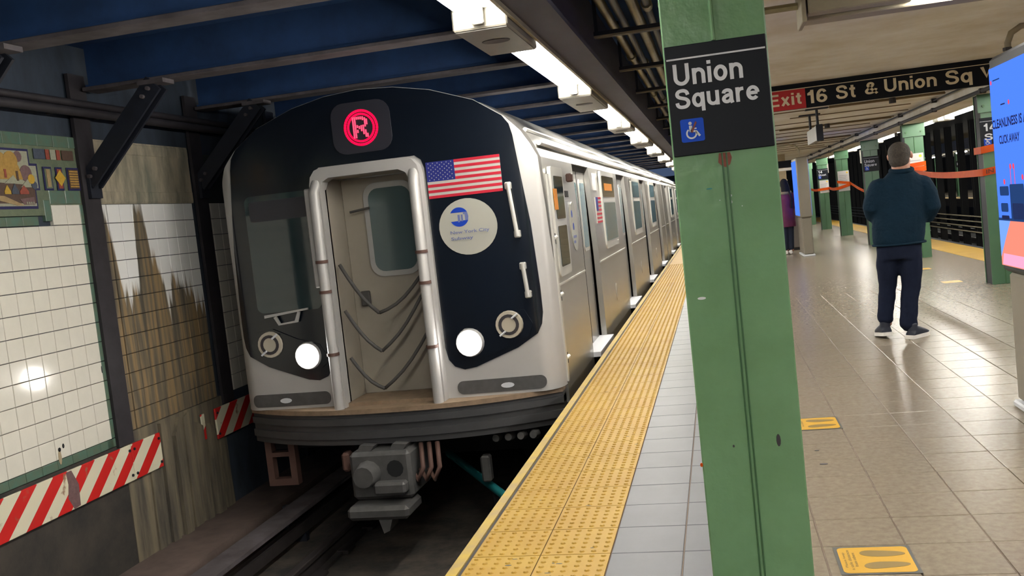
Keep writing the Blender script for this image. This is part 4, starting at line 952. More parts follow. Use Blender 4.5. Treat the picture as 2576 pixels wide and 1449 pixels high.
# hanging monitor-like sign and far hanging signs
t = empty('hanging_sign', (1.4, 14.2, 2.0), 'small grey double sided sign hanging from the ceiling before the columns', 'sign')
MB().bbox(1.41, 1.49, 13.6, 14.9, 2.02, 2.22, b=.006).build('panel', 'lamp_grey', t)
MB().bbox(1.405, 1.495, 13.57, 13.6, 2.01, 2.23, b=.004).build('end_cap', 'dark_steel', t)
for y in (13.75, 14.75):
    MB().tube([(1.45, y, 2.22), (1.45, y, ZC)], .018, 8).build('rod', 'dark_steel', t); bbox('plate', 'dark_steel', t, 1.30, 1.60, y-.05, y+.05, ZC-.02, ZC, b=.004)
for (x, y, l, z0) in ((3.70, 24.6, 'small grey sign hanging past the Union Square column', 1.84), (3.70, 33.5, 'tiny pale sign hanging beyond the 14 Street column', 1.80)):
    t = empty('hanging_sign', (x, y, z0), l, 'sign', 'small signs over the right edge')
    MB().bbox(x-.20, x+.06, y, y+.04, z0, z0+.32, b=.004).build('panel', 'lamp_grey', t)
    for k in range(2): box('print_line', 'sign_white', t, x-.14, x+.0, y-.003, y, z0+.08+k*.09, z0+.13+k*.09)
    for q_ in (-.15, .02): MB().tube([(x+q_, y+.02, z0+.32), (x+q_, y+.02, 2.40)], .008, 6).build('rod', 'dark_steel', t)

# ================================================================== RIGHT HALF: COLUMNS
RX0, RX1 = 3.25, 3.55
colY = [12.45, 17.4, 22.2, 27.2, 32.2, 37.2]
clab = ['green column by the big screen carrying a 14 Street sign and orange tape', 'green column right behind the man with a white notice', 'green column with the Union Square sign left of the man', 'green column with a white notice and orange tape, left of the Union Square one', 'green column with a 14 Street sign over a white notice', 'farthest visible green column just right of the grey post']
CO = dict(zip(colY, (-.085, -.04, -.02, 0, .02, .03)))
def rcolumn(y, label):
    RX0, RX1 = 3.25+CO[y], 3.55+CO[y]; xm = 3.40+CO[y]
    t = empty('platform_column', ((RX0+RX1)/2, y+.15, 0), label, 'column', 'green platform columns')
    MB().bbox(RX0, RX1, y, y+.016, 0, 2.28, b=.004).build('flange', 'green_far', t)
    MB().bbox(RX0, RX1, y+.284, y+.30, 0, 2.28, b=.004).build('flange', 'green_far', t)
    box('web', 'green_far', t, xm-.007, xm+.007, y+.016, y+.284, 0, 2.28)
    box('side_shade', 'dark_steel', t, RX0+.01, RX0+.022, y+.016, y+.284, 0, 2.28)  # dark sheet standing in for the shade inside the column's open side
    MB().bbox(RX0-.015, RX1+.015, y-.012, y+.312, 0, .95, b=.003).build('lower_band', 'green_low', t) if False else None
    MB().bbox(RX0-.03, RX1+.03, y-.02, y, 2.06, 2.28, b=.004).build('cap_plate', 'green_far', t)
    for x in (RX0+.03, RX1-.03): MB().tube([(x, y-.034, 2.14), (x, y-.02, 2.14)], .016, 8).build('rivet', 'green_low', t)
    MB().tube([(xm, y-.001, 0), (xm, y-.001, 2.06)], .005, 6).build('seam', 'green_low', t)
    return t
for y, l in zip(colY, clab): rcolumn(y, l)
rcolumn(7.5, 'green column outside the right of the view') if False else None
def rsign(lines, y, z0, z1, label, rects):
    d = CO[y]; RX0, RX1 = 3.25+d, 3.55+d; rects = [(x+d, z, w, h) for x, z, w, h in rects]
    s = column_sign(lines, RX0-.02, RX1+.015, z0, z1, y-.002, label, rects, 'station name signs')
    wheelchair(s, (RX0+.015, y-.0085, z0+.03), X, Z, .085, y)
rsign(['14', 'St'], colY[0], 1.64, 2.0, 'black 14 St sign on the green column beside the screen', [(3.275, 1.84, .13, .09), (3.275, 1.73, .15, .08)])
rsign(['Union', 'Square'], colY[2], 1.60, 1.93, 'black Union Square sign on the far green column left of the man', [(3.26, 1.79, .21, .07), (3.26, 1.70, .255, .075)])
rsign(['14', 'Street'], colY[4], 1.60, 1.94, 'black 14 Street sign on the distant column', [(3.27, 1.80, .12, .08), (3.27, 1.71, .23, .065)])
def notice(y, x0, x1, z0, z1, label):
    d = CO[round(y+.003, 3)]; x0 += d; x1 += d
    t = empty('paper_notice', ((x0+x1)/2, y, z0), label, 'notice', 'white notices on the columns')
    MB().bbox(x0, x1, y-.006, y-.001, z0, z1, b=.001).build('sheet', 'paper', t)
    MB().prism(circle(x1-.05, z1-.05, .024, 12), (0, y-.0075, 0), (1, 0, 0), (0, 0, 1), (0, 1, 0), .0015).build('yellow_dot', 'decal_yellow', t, fix=True)
    for k in range(6): box('print_line', 'paper_ink', t, x0+.03, x1-.05-.02*(k % 3), y-.0075, y-.006, z1-.13-k*.045, z1-.115-k*.045)
notice(colY[1]-.003, 3.27, 3.53, 1.26, 1.78, 'white paper notice on the green column right behind the man')
notice(colY[3]-.003, 3.27, 3.56, 1.20, 1.74, 'white paper notice on the green column left of the Union Square column')
notice(colY[4]-.003, 3.28, 3.56, 1.17, 1.57, 'white paper notice below the distant 14 Street sign')
# orange caution tape
def ribbon(name, pts, h, label, txt=None):
    t = empty(name, (pts[0][0], pts[0][1], pts[0][2]-h), label, 'caution tape', 'orange caution tapes')
    n = len(pts); vs = []; d = .002
    for (x, y, z) in pts: vs += [(x, y, z-h/2), (x, y, z+h/2), (x+d, y+d, z+h/2), (x+d, y+d, z-h/2)]
    fs = [(0, 1, 2, 3), (4*n-4, 4*n-1, 4*n-2, 4*n-3)]
    for i in range(n-1):
        for k in range(4): fs.append((4*i+k, 4*i+4+k, 4*i+4+(k+1) % 4, 4*i+(k+1) % 4))
    MB().add(vs, fs).build('ribbon', 'tape_orange', t, fix=True, smooth=40)
    return t
def sag(a, b, s, n=12):
    return [(a[0]+(b[0]-a[0])*i/n, a[1]+(b[1]-a[1])*i/n, a[2]+(b[2]-a[2])*i/n - s*sin(pi*i/n)) for i in range(n+1)]
y1, y2, y3, y4, y5, y6 = colY
d1, d2, d3, d4, d5, d6 = [CO[y] for y in colY]
tp = ribbon('caution_tape', [(3.58+d1, y1-.012, 1.40), (3.23+d1, y1-.012, 1.355)] + sag((3.22+d1, y1+.02, 1.355), (3.24+d2, y2-.02, 1.50), .05) + [(3.56+d2, y2-.015, 1.515)], .085, 'orange caution tape strung from the screen side column to the column behind the man')
text('lettering', 'IN PROGRESS', 'tape_ink', tp, (3.265+d1, y1-.0135, 1.335), (.35, 0, .045), Z, .55, .05, bold=.02)
ribbon('caution_tape', [(3.575+d1, y1-.022, 1.665), (3.222+d1, y1-.022, 1.62), (3.222+d1, y1+.3, 1.62)], .085, 'orange caution tape wrapped high around the column beside the screen')
ribbon('caution_tape', [(3.56+d2, y2-.012, 1.60), (3.24+d2, y2-.012, 1.575)], .07, 'reddish end of caution tape across the notice behind the man')
ribbon('caution_tape', sag((3.54, y3+.31, 1.07), (3.57, y4-.012, 1.40), .06) + [(3.24, y4-.012, 1.46)], .07, 'slack orange tape from the Union Square column to the next column')
ribbon('caution_tape', [(3.57, y4-.026, 1.36), (3.23, y4-.026, 1.28)] + sag((3.20, y4, 1.28), (3.59, y5-.022, 1.30), .02) + [(3.24, y5-.022, 1.28)] + sag((3.22, y5, 1.28), (3.50, y6-.01, 1.31), .02), .08, 'distant orange tape between the last notice columns')

# ================================================================== SCREEN KIOSKS AND FAR THINGS
def kiosk(x, y, label, full):
    """double sided advertising screen, screen faces -x; (x, y) is the near corner at the base"""
    L, Wd = 1.02, .20
    t = empty('screen_kiosk', (x+Wd/2, y+L/2, 0), label, 'kiosk', 'advertising screen kiosks')
    MB().bbox(x, x+Wd, y, y+L, .04, .80, b=.02).build('pedestal', 'kiosk_grey', t)
    MB().bbox(x-.02, x+Wd+.02, y-.02, y+L+.02, .0, .04, b=.01).build('base_plate', 'sign_white', t)
    MB().bbox(x-.02, x+Wd+.02, y-.03, y+L+.03, .80, 2.03, b=.02).build('cabinet', 'kiosk_dark' if full else 'kiosk_grey', t)
    s = box('screen', 'screen_blue', t, x-.027, x-.02, y+.01, y+L+.01, .84, 1.965)
    box('screen', 'screen_blue', t, x+Wd+.02, x+Wd+.026, y+.02, y+L-.02, .84, 1.965)
    if not full: return t
    sx = x-.0275
    def sp(poly, mat, o=.0): MB().prism([(-(a), b) for a, b in poly], (sx-o, y+L+.01, 0), (0, 1, 0), (0, 0, 1), (-1, 0, 0), .0006).build('screen_shape', mat, s, fix=True)
    # u runs from the far edge towards the camera, z up
    sp([(0, .84), (1.02, .84), (1.02, 1.10), (.216, 1.10), (.10, .99), (0, .89)], 'screen_coral')
    sp([(.02, .845), (.9, .845), (.9, .91), (.05, .91)], 'screen_pink', .0007)
    sp([(0, 1.10), (.216, 1.10), (.10, .99), (0, .89)], 'screen_sky', .0007)
    sp([(.0, 1.10), (.62, 1.10), (.62, 1.115), (.0, 1.115)], 'screen_navy', .0007)
    for (a, b, c, d, mt) in ((.25, .50, 1.105, 1.305, 'screen_navy'), (.28, .48, 1.11, 1.20, 'screen_ink'), (.06, .23, 1.242, 1.295, 'screen_navy'), (.066, .20, 1.15, 1.20, 'screen_navy'), (.066, .21, 1.108, 1.13, 'screen_ink'), (.56, .80, 1.11, 1.30, 'screen_navy')):
        sp(rrect(a, b, c, d, .012), mt, .001)
    for (a, z0, z1) in ((.28, 1.305, 1.40), (.35, 1.305, 1.395)): sp([(a, z0), (a+.008, z0), (a+.008, z1), (a, z1)], 'screen_red', .001)
    for (a, z) in ((.29, 1.402), (.345, 1.402), (.16, 1.32), (.49, 1.34)): sp(circle(a, z, .016, 10), 'screen_red', .001)
    sp(circle(.034, 1.885, .013, 14), 'screen_red', .001); sp(circle(.34, 1.75, .013, 14), 'screen_red', .001)
    sp([(.07, 1.889), (.20, 1.889), (.20, 1.896), (.07, 1.896)], 'screen_navy', .001); sp([(.19, 1.745), (.27, 1.745), (.27, 1.752), (.19, 1.752)], 'screen_ink', .001)
    text('lettering', 'CLEANLINESS IS A', 'screen_ink', s, (sx-.001, y+L+.005, 1.622), (0, -1, 0), Z, .62, .052, bold=.028, thick=.0006)
    text('lettering', 'CLICK AWAY', 'screen_ink', s, (sx-.001, y+L-.11, 1.532), (0, -1, 0), Z, .37, .048, bold=.028, thick=.0006)
    return t
kiosk(1.62, 5.0, 'tall advertising kiosk with bright blue screen at the right edge', True)
kiosk(1.68, 20.42, 'distant grey kiosk post with a sliver of blue screen', False)
# stair block beyond the woman, and a grey bin
st = empty('stair_block', (1.0, 27, 0), 'tan stair enclosure with dark sign band beyond the woman', 'stairs')
box('side_wall', 'stair_tan', st, .25, 2.15, 30.0, 30.2, 0, 2.46)
for k in range(11): MB().bbox(.25, 2.1, 26.4+k*.3, 26.7+k*.3, k*.17, (k+1)*.17, b=.01).build('step', 'stair_tan', st)
box('sign_band', 'sign_black', st, .4, 2.1, 26.2, 26.25, 1.98, 2.16); box('sign_strip', 'lamp_white', st, .4, 2.1, 26.19, 26.2, 1.90, 1.97)
t = empty('waste_bin', (1.75, 23.2, 0), 'grey metal bin standing behind the woman in burgundy', 'bin')
MB().bbox(1.40, 1.98, 22.9, 23.5, .05, .98, b=.02).build('body', 'bin_grey', t); MB().bbox(1.42, 1.96, 22.92, 23.48, 0, .05, b=.01).build('base', 'black_steel', t)
MB().bbox(1.38, 2.0, 22.88, 23.52, .98, 1.02, b=.01).build('lid', 'black_steel', t)
MB().bbox(1.45, 1.95, 22.95, 23.45, 1.02, 1.22, b=.02).build('hood', 'bin_grey', t)
# conduit arch at the top right
t = empty('bent_conduit', (2.5, 8.0, 2.2), 'bent cream conduit dropping from the ceiling at the top right', 'conduit')
pts = [(2.05, 8.0, 2.44), (2.13, 8.0, 2.43), (2.19, 8.0, 2.39), (2.215, 8.0, 2.33), (2.22, 8.0, 2.16)]
MB().tube([(2.45, 8.0, 2.45), (2.36, 8.0, 2.44), (2.29, 8.0, 2.40), (2.26, 8.0, 2.33), (2.255, 8.0, 2.12)], .024, 10).build('pipe', 'girder_cream', t, smooth=True)
MB().tube([(2.255, 8.0, 2.27), (2.255, 8.0, 2.295)], .032, 10).build('clamp', 'wall_steel', t)
t = empty('bent_conduit', (1.35, 19, 2.2), 'thin bent pipe on the ceiling over the grey kiosk post', 'conduit')
MB().tube([(.6, 19, 2.22), (1.45, 19, 2.24), (1.57, 19, 2.21), (1.62, 19, 2.14), (1.63, 19, 2.02)], .018, 8).build('pipe', 'girder_cream', t, smooth=True)
MB().tube([(.8, 19, 2.22), (.8, 19, ZC)], .01, 6).build('hanger', 'girder_cream', t)

# floor stickers
def sticker(x0, x1, y0, y1, label, detail=True):
    t = empty('floor_sticker', ((x0+x1)/2, (y0+y1)/2, 0), label, 'floor sticker', 'yellow distancing floor stickers')
    MB().prism([(x0-.012, y0-.012), (x1+.012, y0-.012), (x1+.012, y1+.012), (x0-.012, y1+.012)], (0, 0, .0006), (1, 0, 0), (0, 1, 0), (0, 0, 1), .0012).build('border', 'sticker_border', t, fix=True)
    MB().prism(rrect(x0, x1, y0, y1, .022), (0, 0, .0019), (1, 0, 0), (0, 1, 0), (0, 0, 1), .0008).build('sheet', 'sticker_yellow', t, fix=True)
    if not detail: return
    w, d = x1-x0, y1-y0
    for j, yc in enumerate((y0+d*.73, y0+d*.27)):
        s = 1 if j == 0 else -1
        foot = []
        n = 24
        for i in range(n):
            a = 2*pi*i/n; u = cos(a); v = sin(a)
            wd_ = .031 - .008*u - .006*cos(2.2*u)*(1 if v*s > 0 else .2)
            foot.append((x0+w*.625+u*w*.32, yc + v*wd_*1.1 + s*(-.006)*u))
        MB().prism(foot, (0, 0, .0028), (1, 0, 0), (0, 1, 0), (0, 0, 1), .0006).build('footprint', 'sticker_foot', t, fix=True)
    for k, (s_, l_) in enumerate((('Please keep', .15), ('a safe distance', .2), ('from others', .14))):
        text('lettering', s_, 'sticker_foot', t, (x0+.024+k*.017, (y0+y1)/2-l_/2, .003), (0, 1, 0), (-1, 0, 0), l_, .012, bold=.02, thick=.0005)
sticker(.335, .590, 3.545, 3.80, 'nearest yellow floor sticker with two footprints and text beside the column')
sticker(.335, .590, 5.74, 6.02, 'second yellow footprint floor sticker halfway up the column')
sticker(2.75, 2.98, 13.05, 13.3, 'faint distant floor sticker right of the man', False)
sticker(2.86, 3.05, 15.2, 15.45, 'faintest floor sticker behind the man near the column', False)
for i, (x, y, w, h, l) in enumerate(((.417, 5.0, .020, .013, 'larger dark gum spot on the floor between the stickers'), (.41, 5.27, .012, .006, 'smaller dark gum spot on the floor below the far sticker'))):
    tag(MB().prism(circle(x, y, w, 12, ry=h), (0, 0, .0005), (1, 0, 0), (0, 1, 0), (0, 0, 1), .0015).build('gum_spot', 'wall_steel', None, fix=True), l, 'gum spot', 'gum spots on the floor')

# ================================================================== BEYOND THE RIGHT EDGE: EXPRESS TRACKS AND OTHER PLATFORM
struct(box('track_bed', 'under_black', None, 4.6, 12.0, Y0, 75, -1.5, -1.3), 'dark bed of the express tracks right of the platform')
struct(box('trim_4', 'black_steel', None, 4.52, 4.6, Y0, Y1, -1.3, -.3), 'dark wall under the right platform edge')
for i, x in enumerate((5.7, 7.13, 9.3, 10.73)):
    t = tag(MB().bbox(x-.036, x+.036, Y0, 75, -1.3, -1.13, b=.008).build('running_rail', 'rail_steel', None), '%s rail of the express tracks counted from our platform' % ORD[i], 'rail', 'rails of the express tracks')
struct(box('ceiling', 'black_steel', None, 4.35, 12.6, Y0, 75, 3.0, 3.4), 'black ceiling above the express tracks')
for k in range(26):
    y = 27+k*1.68
    t = empty('track_column', (8.3, y, -1.3), 'black steel column between the express tracks, %s from the near end' % (ORD+['twenty-sixth'])[k], 'column', 'black columns between the express tracks')
    box('flange', 'black_steel', t, 8.2, 8.4, y-.12, y-.10, -1.3, 3.0); box('flange', 'black_steel', t, 8.2, 8.4, y+.10, y+.12, -1.3, 3.0)
    box('web', 'wall_steel', t, 8.285, 8.315, y-.10, y+.10, -1.3, 3.0)
for k in range(4):
    z = -.62+k*.17
    tag(MB().tube([(8.10, 22, z), (8.10, 75, z)], .02, 6).build('track_cable', 'girder_cream', None), '%s cable from the bottom along the black columns' % ORD[k], 'cable', 'cables on the black columns')
op = struct(box('floor', 'floor_far', None, 12.0, 17.8, 25, 75, -.4, 0), 'floor of the opposite platform beyond the express tracks')
box('edge_strip', 'tactile', op, 12.02, 12.62, 25, 75, 0, .006)
struct(box('trim_5', 'black_steel', None, 12.0, 12.2, Y0, 75, -1.3, -.4), 'dark wall under the opposite platform edge')
struct(box('wall_right', 'tile_white', None, 20.5, 20.8, 20, 75, -1.3, 3.0), 'pale tiled wall beyond the opposite platform')
struct(box('ceiling', 'cream_ceiling', None, 12.6, 20.8, 20, 75, 2.46, 3.4), 'ceiling of the opposite platform')
for k in range(8):
    y = 33+k*4.95
    t = empty('platform_column', (13.4, y, 0), 'green column on the opposite platform, %s along it' % ORD[k], 'column', 'green columns on the opposite platform')
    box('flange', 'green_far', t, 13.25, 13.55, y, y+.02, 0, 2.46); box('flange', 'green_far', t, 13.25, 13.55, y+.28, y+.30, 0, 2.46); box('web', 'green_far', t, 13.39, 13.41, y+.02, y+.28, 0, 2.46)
    if k % 2: box('sign_plate', 'sign_black', t, 13.25, 13.55, y-.01, y, 1.6, 1.95); box('sign_text', 'sign_white', t, 13.3, 13.5, y-.014, y-.01, 1.72, 1.85)
for k in range(6):
    tube_light(13.0, 36+k*6, 2.36, 2.4, 'tube light over the opposite platform, %s along it' % ORD[k], 'tube lights of the opposite platform', 0)
struct(box('wall_far', 'black_steel', None, -5.1, 20.8, 75, 75.3, -1.5, 3.4), 'dark far end of the station')

# ================================================================== PEOPLE
def loft(bm, rings, n=16):
    """rings: (centre, a-vector, b-vector) ellipses joined into a closed tube"""
    R = []
    for c, a, b in rings:
        c, a, b = Vector(c), Vector(a), Vector(b)
        R.append([bm.verts.new(c + a*cos(2*pi*k/n) + b*sin(2*pi*k/n)) for k in range(n)])
    for i in range(len(R)-1):
        for k in range(n): bm.faces.new((R[i][k], R[i][(k+1) % n], R[i+1][(k+1) % n], R[i+1][k]))
    bm.faces.new(R[0][::-1]); bm.faces.new(R[-1])
def limb(bm, pts, n=12):
    """pts: (x,y,z,r) or (x,y,z,ra,rb) tube with round ends"""
    P = [Vector(p[:3]) for p in pts]; rings = []
    for i, p in enumerate(P):
        t = ((P[i+1] if i < len(P)-1 else p) - (P[i-1] if i else p)).normalized()
        ref = Vector((1, 0, 0)) if abs(t.x) < .8 else Vector((0, 1, 0))
        b = t.cross(ref).normalized(); a = b.cross(t).normalized()
        ra = pts[i][3]; rb = pts[i][4] if len(pts[i]) > 4 else ra
        if i == 0: rings.append((p - t*ra*.6, a*ra*.5, b*rb*.5))
        rings.append((p, a*ra, b*rb))
        if i == len(P)-1: rings.append((p + t*ra*.6, a*ra*.5, b*rb*.5))
    loft(bm, rings, n)
def ball(bm, c, rx, ry, rz, rot=0):
    m = Matrix.Translation(c) @ Matrix.Rotation(rot, 4, 'Z') @ Matrix.Diagonal((rx, ry, rz, 1))
    bmesh.ops.create_uvsphere(bm, u_segments=16, v_segments=10, radius=1, matrix=m)
def organic(name, fn, mat, parent, voxel=.014, smooth=6, wrinkle=0):
    bm = bmesh.new(); fn(bm); bmesh.ops.recalc_face_normals(bm, faces=bm.faces[:])
    me = bpy.data.meshes.new(name); bm.to_mesh(me); bm.free()
    o = bpy.data.objects.new(name, me); COL.objects.link(o)
    r = o.modifiers.new('r', 'REMESH'); r.mode = 'VOXEL'; r.voxel_size = voxel
    s = o.modifiers.new('s', 'SMOOTH'); s.factor = .5; s.iterations = smooth
    if wrinkle:
        tx = bpy.data.textures.new(name+'_folds', 'CLOUDS'); tx.noise_scale = .07
        d = o.modifiers.new('d', 'DISPLACE'); d.texture = tx; d.strength = wrinkle; d.mid_level = .5
    bpy.context.view_layer.update()
    m2 = bpy.data.meshes.new_from_object(o.evaluated_get(bpy.context.evaluated_depsgraph_get()))
    bpy.data.objects.remove(o); bpy.data.meshes.remove(me)
    m2.materials.clear()
    return mesh_obj(name, m2, mat, parent, smooth=True)
def hand(bm, wrist, fwd, side, up, s=1.0, curl=.6):
    """palm and five bent fingers; side points to the thumb"""
    w, f, sd, u = map(Vector, (wrist, fwd, side, up))
    limb(bm, [(*(w), .026*s, .020*s), (*(w+f*.045*s), .038*s, .017*s), (*(w+f*.085*s), .040*s, .015*s)], 10)
    for k, (o, L) in enumerate(((.030, .068), (.010, .078), (-.011, .072), (-.030, .056))):
        a = w+f*.085*s+sd*o*s; b = a+(f*.55*L-u*L*.2*curl)*s; c = b+(f*.25*L-u*L*.45*curl)*s
        limb(bm, [(*a, .0095*s), (*b, .009*s), (*c, .008*s)], 8)
    a = w+f*.03*s+sd*.03*s; b = a+(f*.03+sd*.03-u*.01)*s; c = b+(f*.032+sd*.004-u*.012)*s
    limb(bm, [(*a, .013*s), (*b, .011*s), (*c, .009*s)], 8)
P = empty('person', (1.47, 8.88, 0), 'man in dark blue jacket and dark trousers standing with his back turned', 'person')
HC = Vector((1.597, 8.91, 1.595))
def man_body(bm):
    # head turned slightly to the right, neck, trunk, legs and bent arms as one skin surface
    ball(bm, HC+Vector((0, -.012, .020)), .086, .102, .090, -.35)
    ball(bm, HC+Vector((.022, .042, -.045)), .068, .066, .074, -.35)
    limb(bm, [(1.585, 8.885, 1.38, .075), (1.592, 8.89, 1.46, .078), (1.597, 8.90, 1.53, .076)])
    ball(bm, HC+Vector((.054, .105, -.012)), .014, .02, .022, -.35)             # nose
    for s, x in ((1, .090), (-1, -.092)): ball(bm, HC+Vector((x, -.005-(.02 if s > 0 else -.02), -.005)), .013, .022, .032, -.35)
    limb(bm, [(1.58, 8.9, 1.36, .17, .11), (1.555, 8.9, 1.15, .19, .13), (1.53, 8.9, .92, .17, .12)])
    for a in ([(1.43, 8.93, .86, .085), (1.42, 8.96, .5, .06), (1.385, 8.965, .12, .045)], [(1.62, 8.9, .86, .085), (1.60, 8.88, .5, .06), (1.555, 8.85, .11, .045)]): limb(bm, a)
    limb(bm, [(1.39, 8.9, 1.36, .055), (1.32, 8.89, 1.17, .048), (1.36, 9.02, 1.09, .042), (1.47, 9.17, 1.10, .030)])
    limb(bm, [(1.77, 8.9, 1.34, .055), (1.82, 8.88, 1.12, .048), (1.77, 9.02, 1.05, .042), (1.64, 9.17, 1.09, .030)])
    hand(bm, (1.47, 9.17, 1.10), Vector((.7, .7, .1)).normalized(), Vector((.1, -.1, 1)).normalized(), Vector((-.7, .7, 0)).normalized())
    hand(bm, (1.64, 9.17, 1.09), Vector((-.7, .7, .1)).normalized(), Vector((.1, .1, 1)).normalized(), Vector((.7, .7, 0)).normalized())
organic('body', man_body, 'skin', P, .0075, 4)
def man_hair(bm):
    ball(bm, HC+Vector((-.008, -.022, .024)), .095, .104, .096, -.35)
    ball(bm, HC+Vector((-.016, -.036, -.030)), .086, .080, .090, -.35)
hr = organic('hair', man_hair, 'hair_grey', P, .009, 3, .006)
def man_jacket(bm):
    rows = [(1.53, .825, .205, .150), (1.53, .87, .215, .158), (1.54, 1.0, .222, .165), (1.553, 1.12, .222, .165), (1.568, 1.24, .222, .155), (1.58, 1.33, .215, .135), (1.587, 1.385, .185, .115), (1.592, 1.435, .125, .095), (1.596, 1.475, .092, .086)]
    loft(bm, [((x, 8.9, z), (a, 0, 0), (0, b, 0)) for x, z, a, b in rows], 24)
    limb(bm, [(1.42, 8.9, 1.355, .088), (1.365, 8.885, 1.27, .088), (1.325, 8.875, 1.17, .078), (1.345, 8.95, 1.11, .074), (1.40, 9.06, 1.095, .060), (1.46, 9.15, 1.10, .048)])
    limb(bm, [(1.745, 8.9, 1.345, .088), (1.79, 8.885, 1.25, .088), (1.815, 8.875, 1.13, .080), (1.79, 8.95, 1.06, .076), (1.72, 9.06, 1.06, .060), (1.66, 9.15, 1.085, .048)])
jk = organic('jacket', man_jacket, 'jacket', P, .012, 5, .010)
MB().tube([(1.532+.217*cos(a), 8.9+.160*sin(a), .835) for a in [2*pi*i/30 for i in range(31)]], .010, 6).build('hem', 'jacket', jk, smooth=True)
MB().tube([(1.597+.084*cos(a), 8.895+.084*sin(a), 1.468+.012*sin(a)) for a in [2*pi*i/24 for i in range(25)]], .022, 8).build('collar', 'jacket', jk, smooth=True)
def man_trousers(bm):
    loft(bm, [((1.53, 8.9, .90), (.185, 0, 0), (0, .135, 0)), ((1.527, 8.9, .80), (.190, 0, 0), (0, .145, 0)), ((1.525, 8.9, .70), (.186, 0, 0), (0, .14, 0))], 20)
    limb(bm, [(1.437, 8.91, .76, .098, .12), (1.425, 8.94, .62, .092, .11), (1.422, 8.965, .48, .078, .088), (1.40, 8.96, .33, .070, .075), (1.378, 8.955, .20, .070, .072), (1.375, 8.95, .16, .066, .07)])
    limb(bm, [(1.615, 8.9, .76, .100, .12), (1.612, 8.89, .62, .096, .11), (1.605, 8.885, .48, .084, .09), (1.575, 8.87, .33, .074, .078), (1.553, 8.86, .17, .074, .074), (1.552, 8.86, .11, .076, .078)])
organic('trousers', man_trousers, 'trousers', P, .012, 5, .014)
def shoe(c, ang, lift, nm):
    c = Vector(c); d = Vector((sin(ang), cos(ang), 0)); sd = Vector((cos(ang), -sin(ang), 0))
    def up(bm):
        loft(bm, [(c+Z*(.035+lift), sd*.045+d*0, d*.0+Z*.03), (c+d*.06+Z*(.06+lift*.8), sd*.05, Z*.06), (c+d*.12+Z*(.055+lift*.6), sd*.052, Z*.045), (c+d*.20+Z*(.04+lift*.3), sd*.05, Z*.03), (c+d*.255+Z*.03, sd*.03, Z*.018)], 14)
        limb(bm, [(*(c+d*.045+Z*(.08+lift)), .046), (*(c+d*.04+Z*(.13+lift)), .044)])
    o = organic('shoe', up, 'shoe_navy', P, .008, 3)
    prof = [(-.02, .040), (.03, .046), (.10, .048), (.17, .055), (.23, .045), (.27, .02)]
    poly = [(a, b) for a, b in prof] + [(a, -b) for a, b in prof][::-1]
    vs = []
    for zt in (0, 1):
        for a, b in poly: p = c+d*a+sd*b; h = lift*max(0, 1-(a+.02)/.26); vs.append((p.x, p.y, .001+h+zt*.032))
    k = len(poly); MB().add(vs, [tuple(range(k))[::-1], tuple(range(k, 2*k))] + [(i, (i+1) % k, k+(i+1) % k, k+i) for i in range(k)]).build('sole', 'sole_white', o, fix=True)
shoe((1.375, 8.90, 0), -.15, .03, 'l'); shoe((1.545, 8.80, 0), .75, 0, 'r')
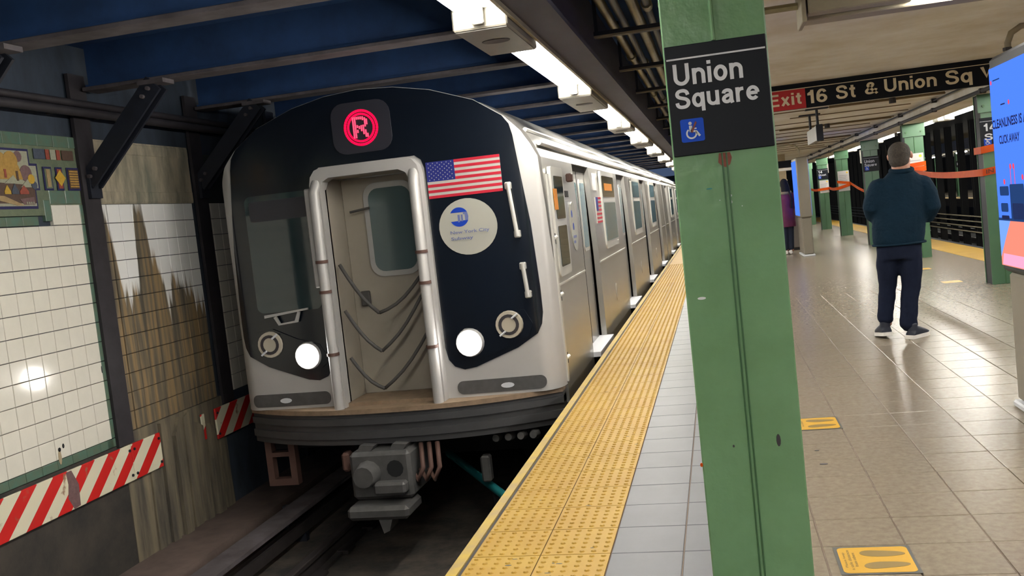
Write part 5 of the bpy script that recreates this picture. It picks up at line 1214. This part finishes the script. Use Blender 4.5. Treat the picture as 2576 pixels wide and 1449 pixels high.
# woman in the distance
P2 = empty('person', (1.46, 21.6, 0), 'person with black hair in a burgundy coat and dark jeans near the grey post', 'person')
def w_body(bm):
    ball(bm, (1.47, 21.62, 1.52), .075, .09, .105); ball(bm, (1.40, 21.66, 1.50), .018, .02, .02)
    limb(bm, [(1.48, 21.6, 1.33, .06), (1.475, 21.61, 1.46, .052)])
    limb(bm, [(1.48, 21.6, 1.3, .16, .1), (1.48, 21.6, 1.0, .14, .1), (1.47, 21.6, .8, .15, .1)])
    limb(bm, [(1.42, 21.6, .8, .08), (1.42, 21.6, .45, .055), (1.42, 21.6, .08, .04)]); limb(bm, [(1.53, 21.62, .8, .08), (1.53, 21.62, .45, .055), (1.53, 21.62, .08, .04)])
    for s in (-1, 1):
        limb(bm, [(1.48+s*.17, 21.6, 1.28, .045), (1.48+s*.2, 21.58, 1.05, .04), (1.44+s*.13, 21.78, .98, .03)])
        hand(bm, (1.44+s*.13, 21.78, .98), Vector((-s*.5, .85, .1)).normalized(), Vector((-s*.2, 0, 1)).normalized(), Vector((s*.8, .5, 0)).normalized(), .92)
organic('body', w_body, 'skin', P2, .0085, 3)
organic('hair', lambda bm: (ball(bm, (1.48, 21.60, 1.53), .092, .10, .12), limb(bm, [(1.49, 21.57, 1.5, .09, .07), (1.50, 21.55, 1.36, .10, .06), (1.51, 21.54, 1.24, .07, .05)])), 'hair_black', P2, .012, 3)
def w_coat(bm):
    loft(bm, [((1.48, 21.6, z), (a, 0, 0), (0, b, 0)) for z, a, b in ((.60, .185, .14), (.8, .18, .145), (1.05, .175, .14), (1.22, .19, .135), (1.31, .165, .115), (1.37, .09, .085))], 20)
    for s in (-1, 1): limb(bm, [(1.48+s*.15, 21.6, 1.28, .075), (1.48+s*.205, 21.58, 1.06, .065), (1.46+s*.16, 21.72, .99, .05)])
organic('coat', w_coat, 'coat_burgundy', P2, .014, 4, .008)
MB().tube([(1.48+.11*cos(a), 21.6+.10*sin(a), 1.345+.015*sin(a)) for a in [2*pi*i/20 for i in range(21)]], .035, 8).build('fur_collar', 'coat_fur', P2, smooth=True)
MB().tube([(1.56, 21.46, 1.36), (1.60, 21.45, 1.2), (1.58, 21.45, 1.0)], .018, 8).build('bag_strap', 'hair_black', P2, smooth=True)
organic('jeans', lambda bm: [limb(bm, [(x, 21.6+dy, .72, .092), (x, 21.6+dy, .45, .075), (x-.01, 21.6+dy, .12, .06)]) for x, dy in ((1.42, 0), (1.53, .02))], 'jeans', P2, .014, 3)
for x in (1.405, 1.50): organic('shoe', lambda bm: loft(bm, [((x, 21.52, .05), (.04, 0, 0), (0, .01, .04)), ((x, 21.60, .055), (.045, 0, 0), (0, 0, .05)), ((x-.01, 21.72, .04), (.045, 0, 0), (0, 0, .035)), ((x-.015, 21.79, .03), (.03, 0, 0), (0, 0, .02))], 12), 'sole_white', P2, .01, 2)
bpy.context.view_layer.update()
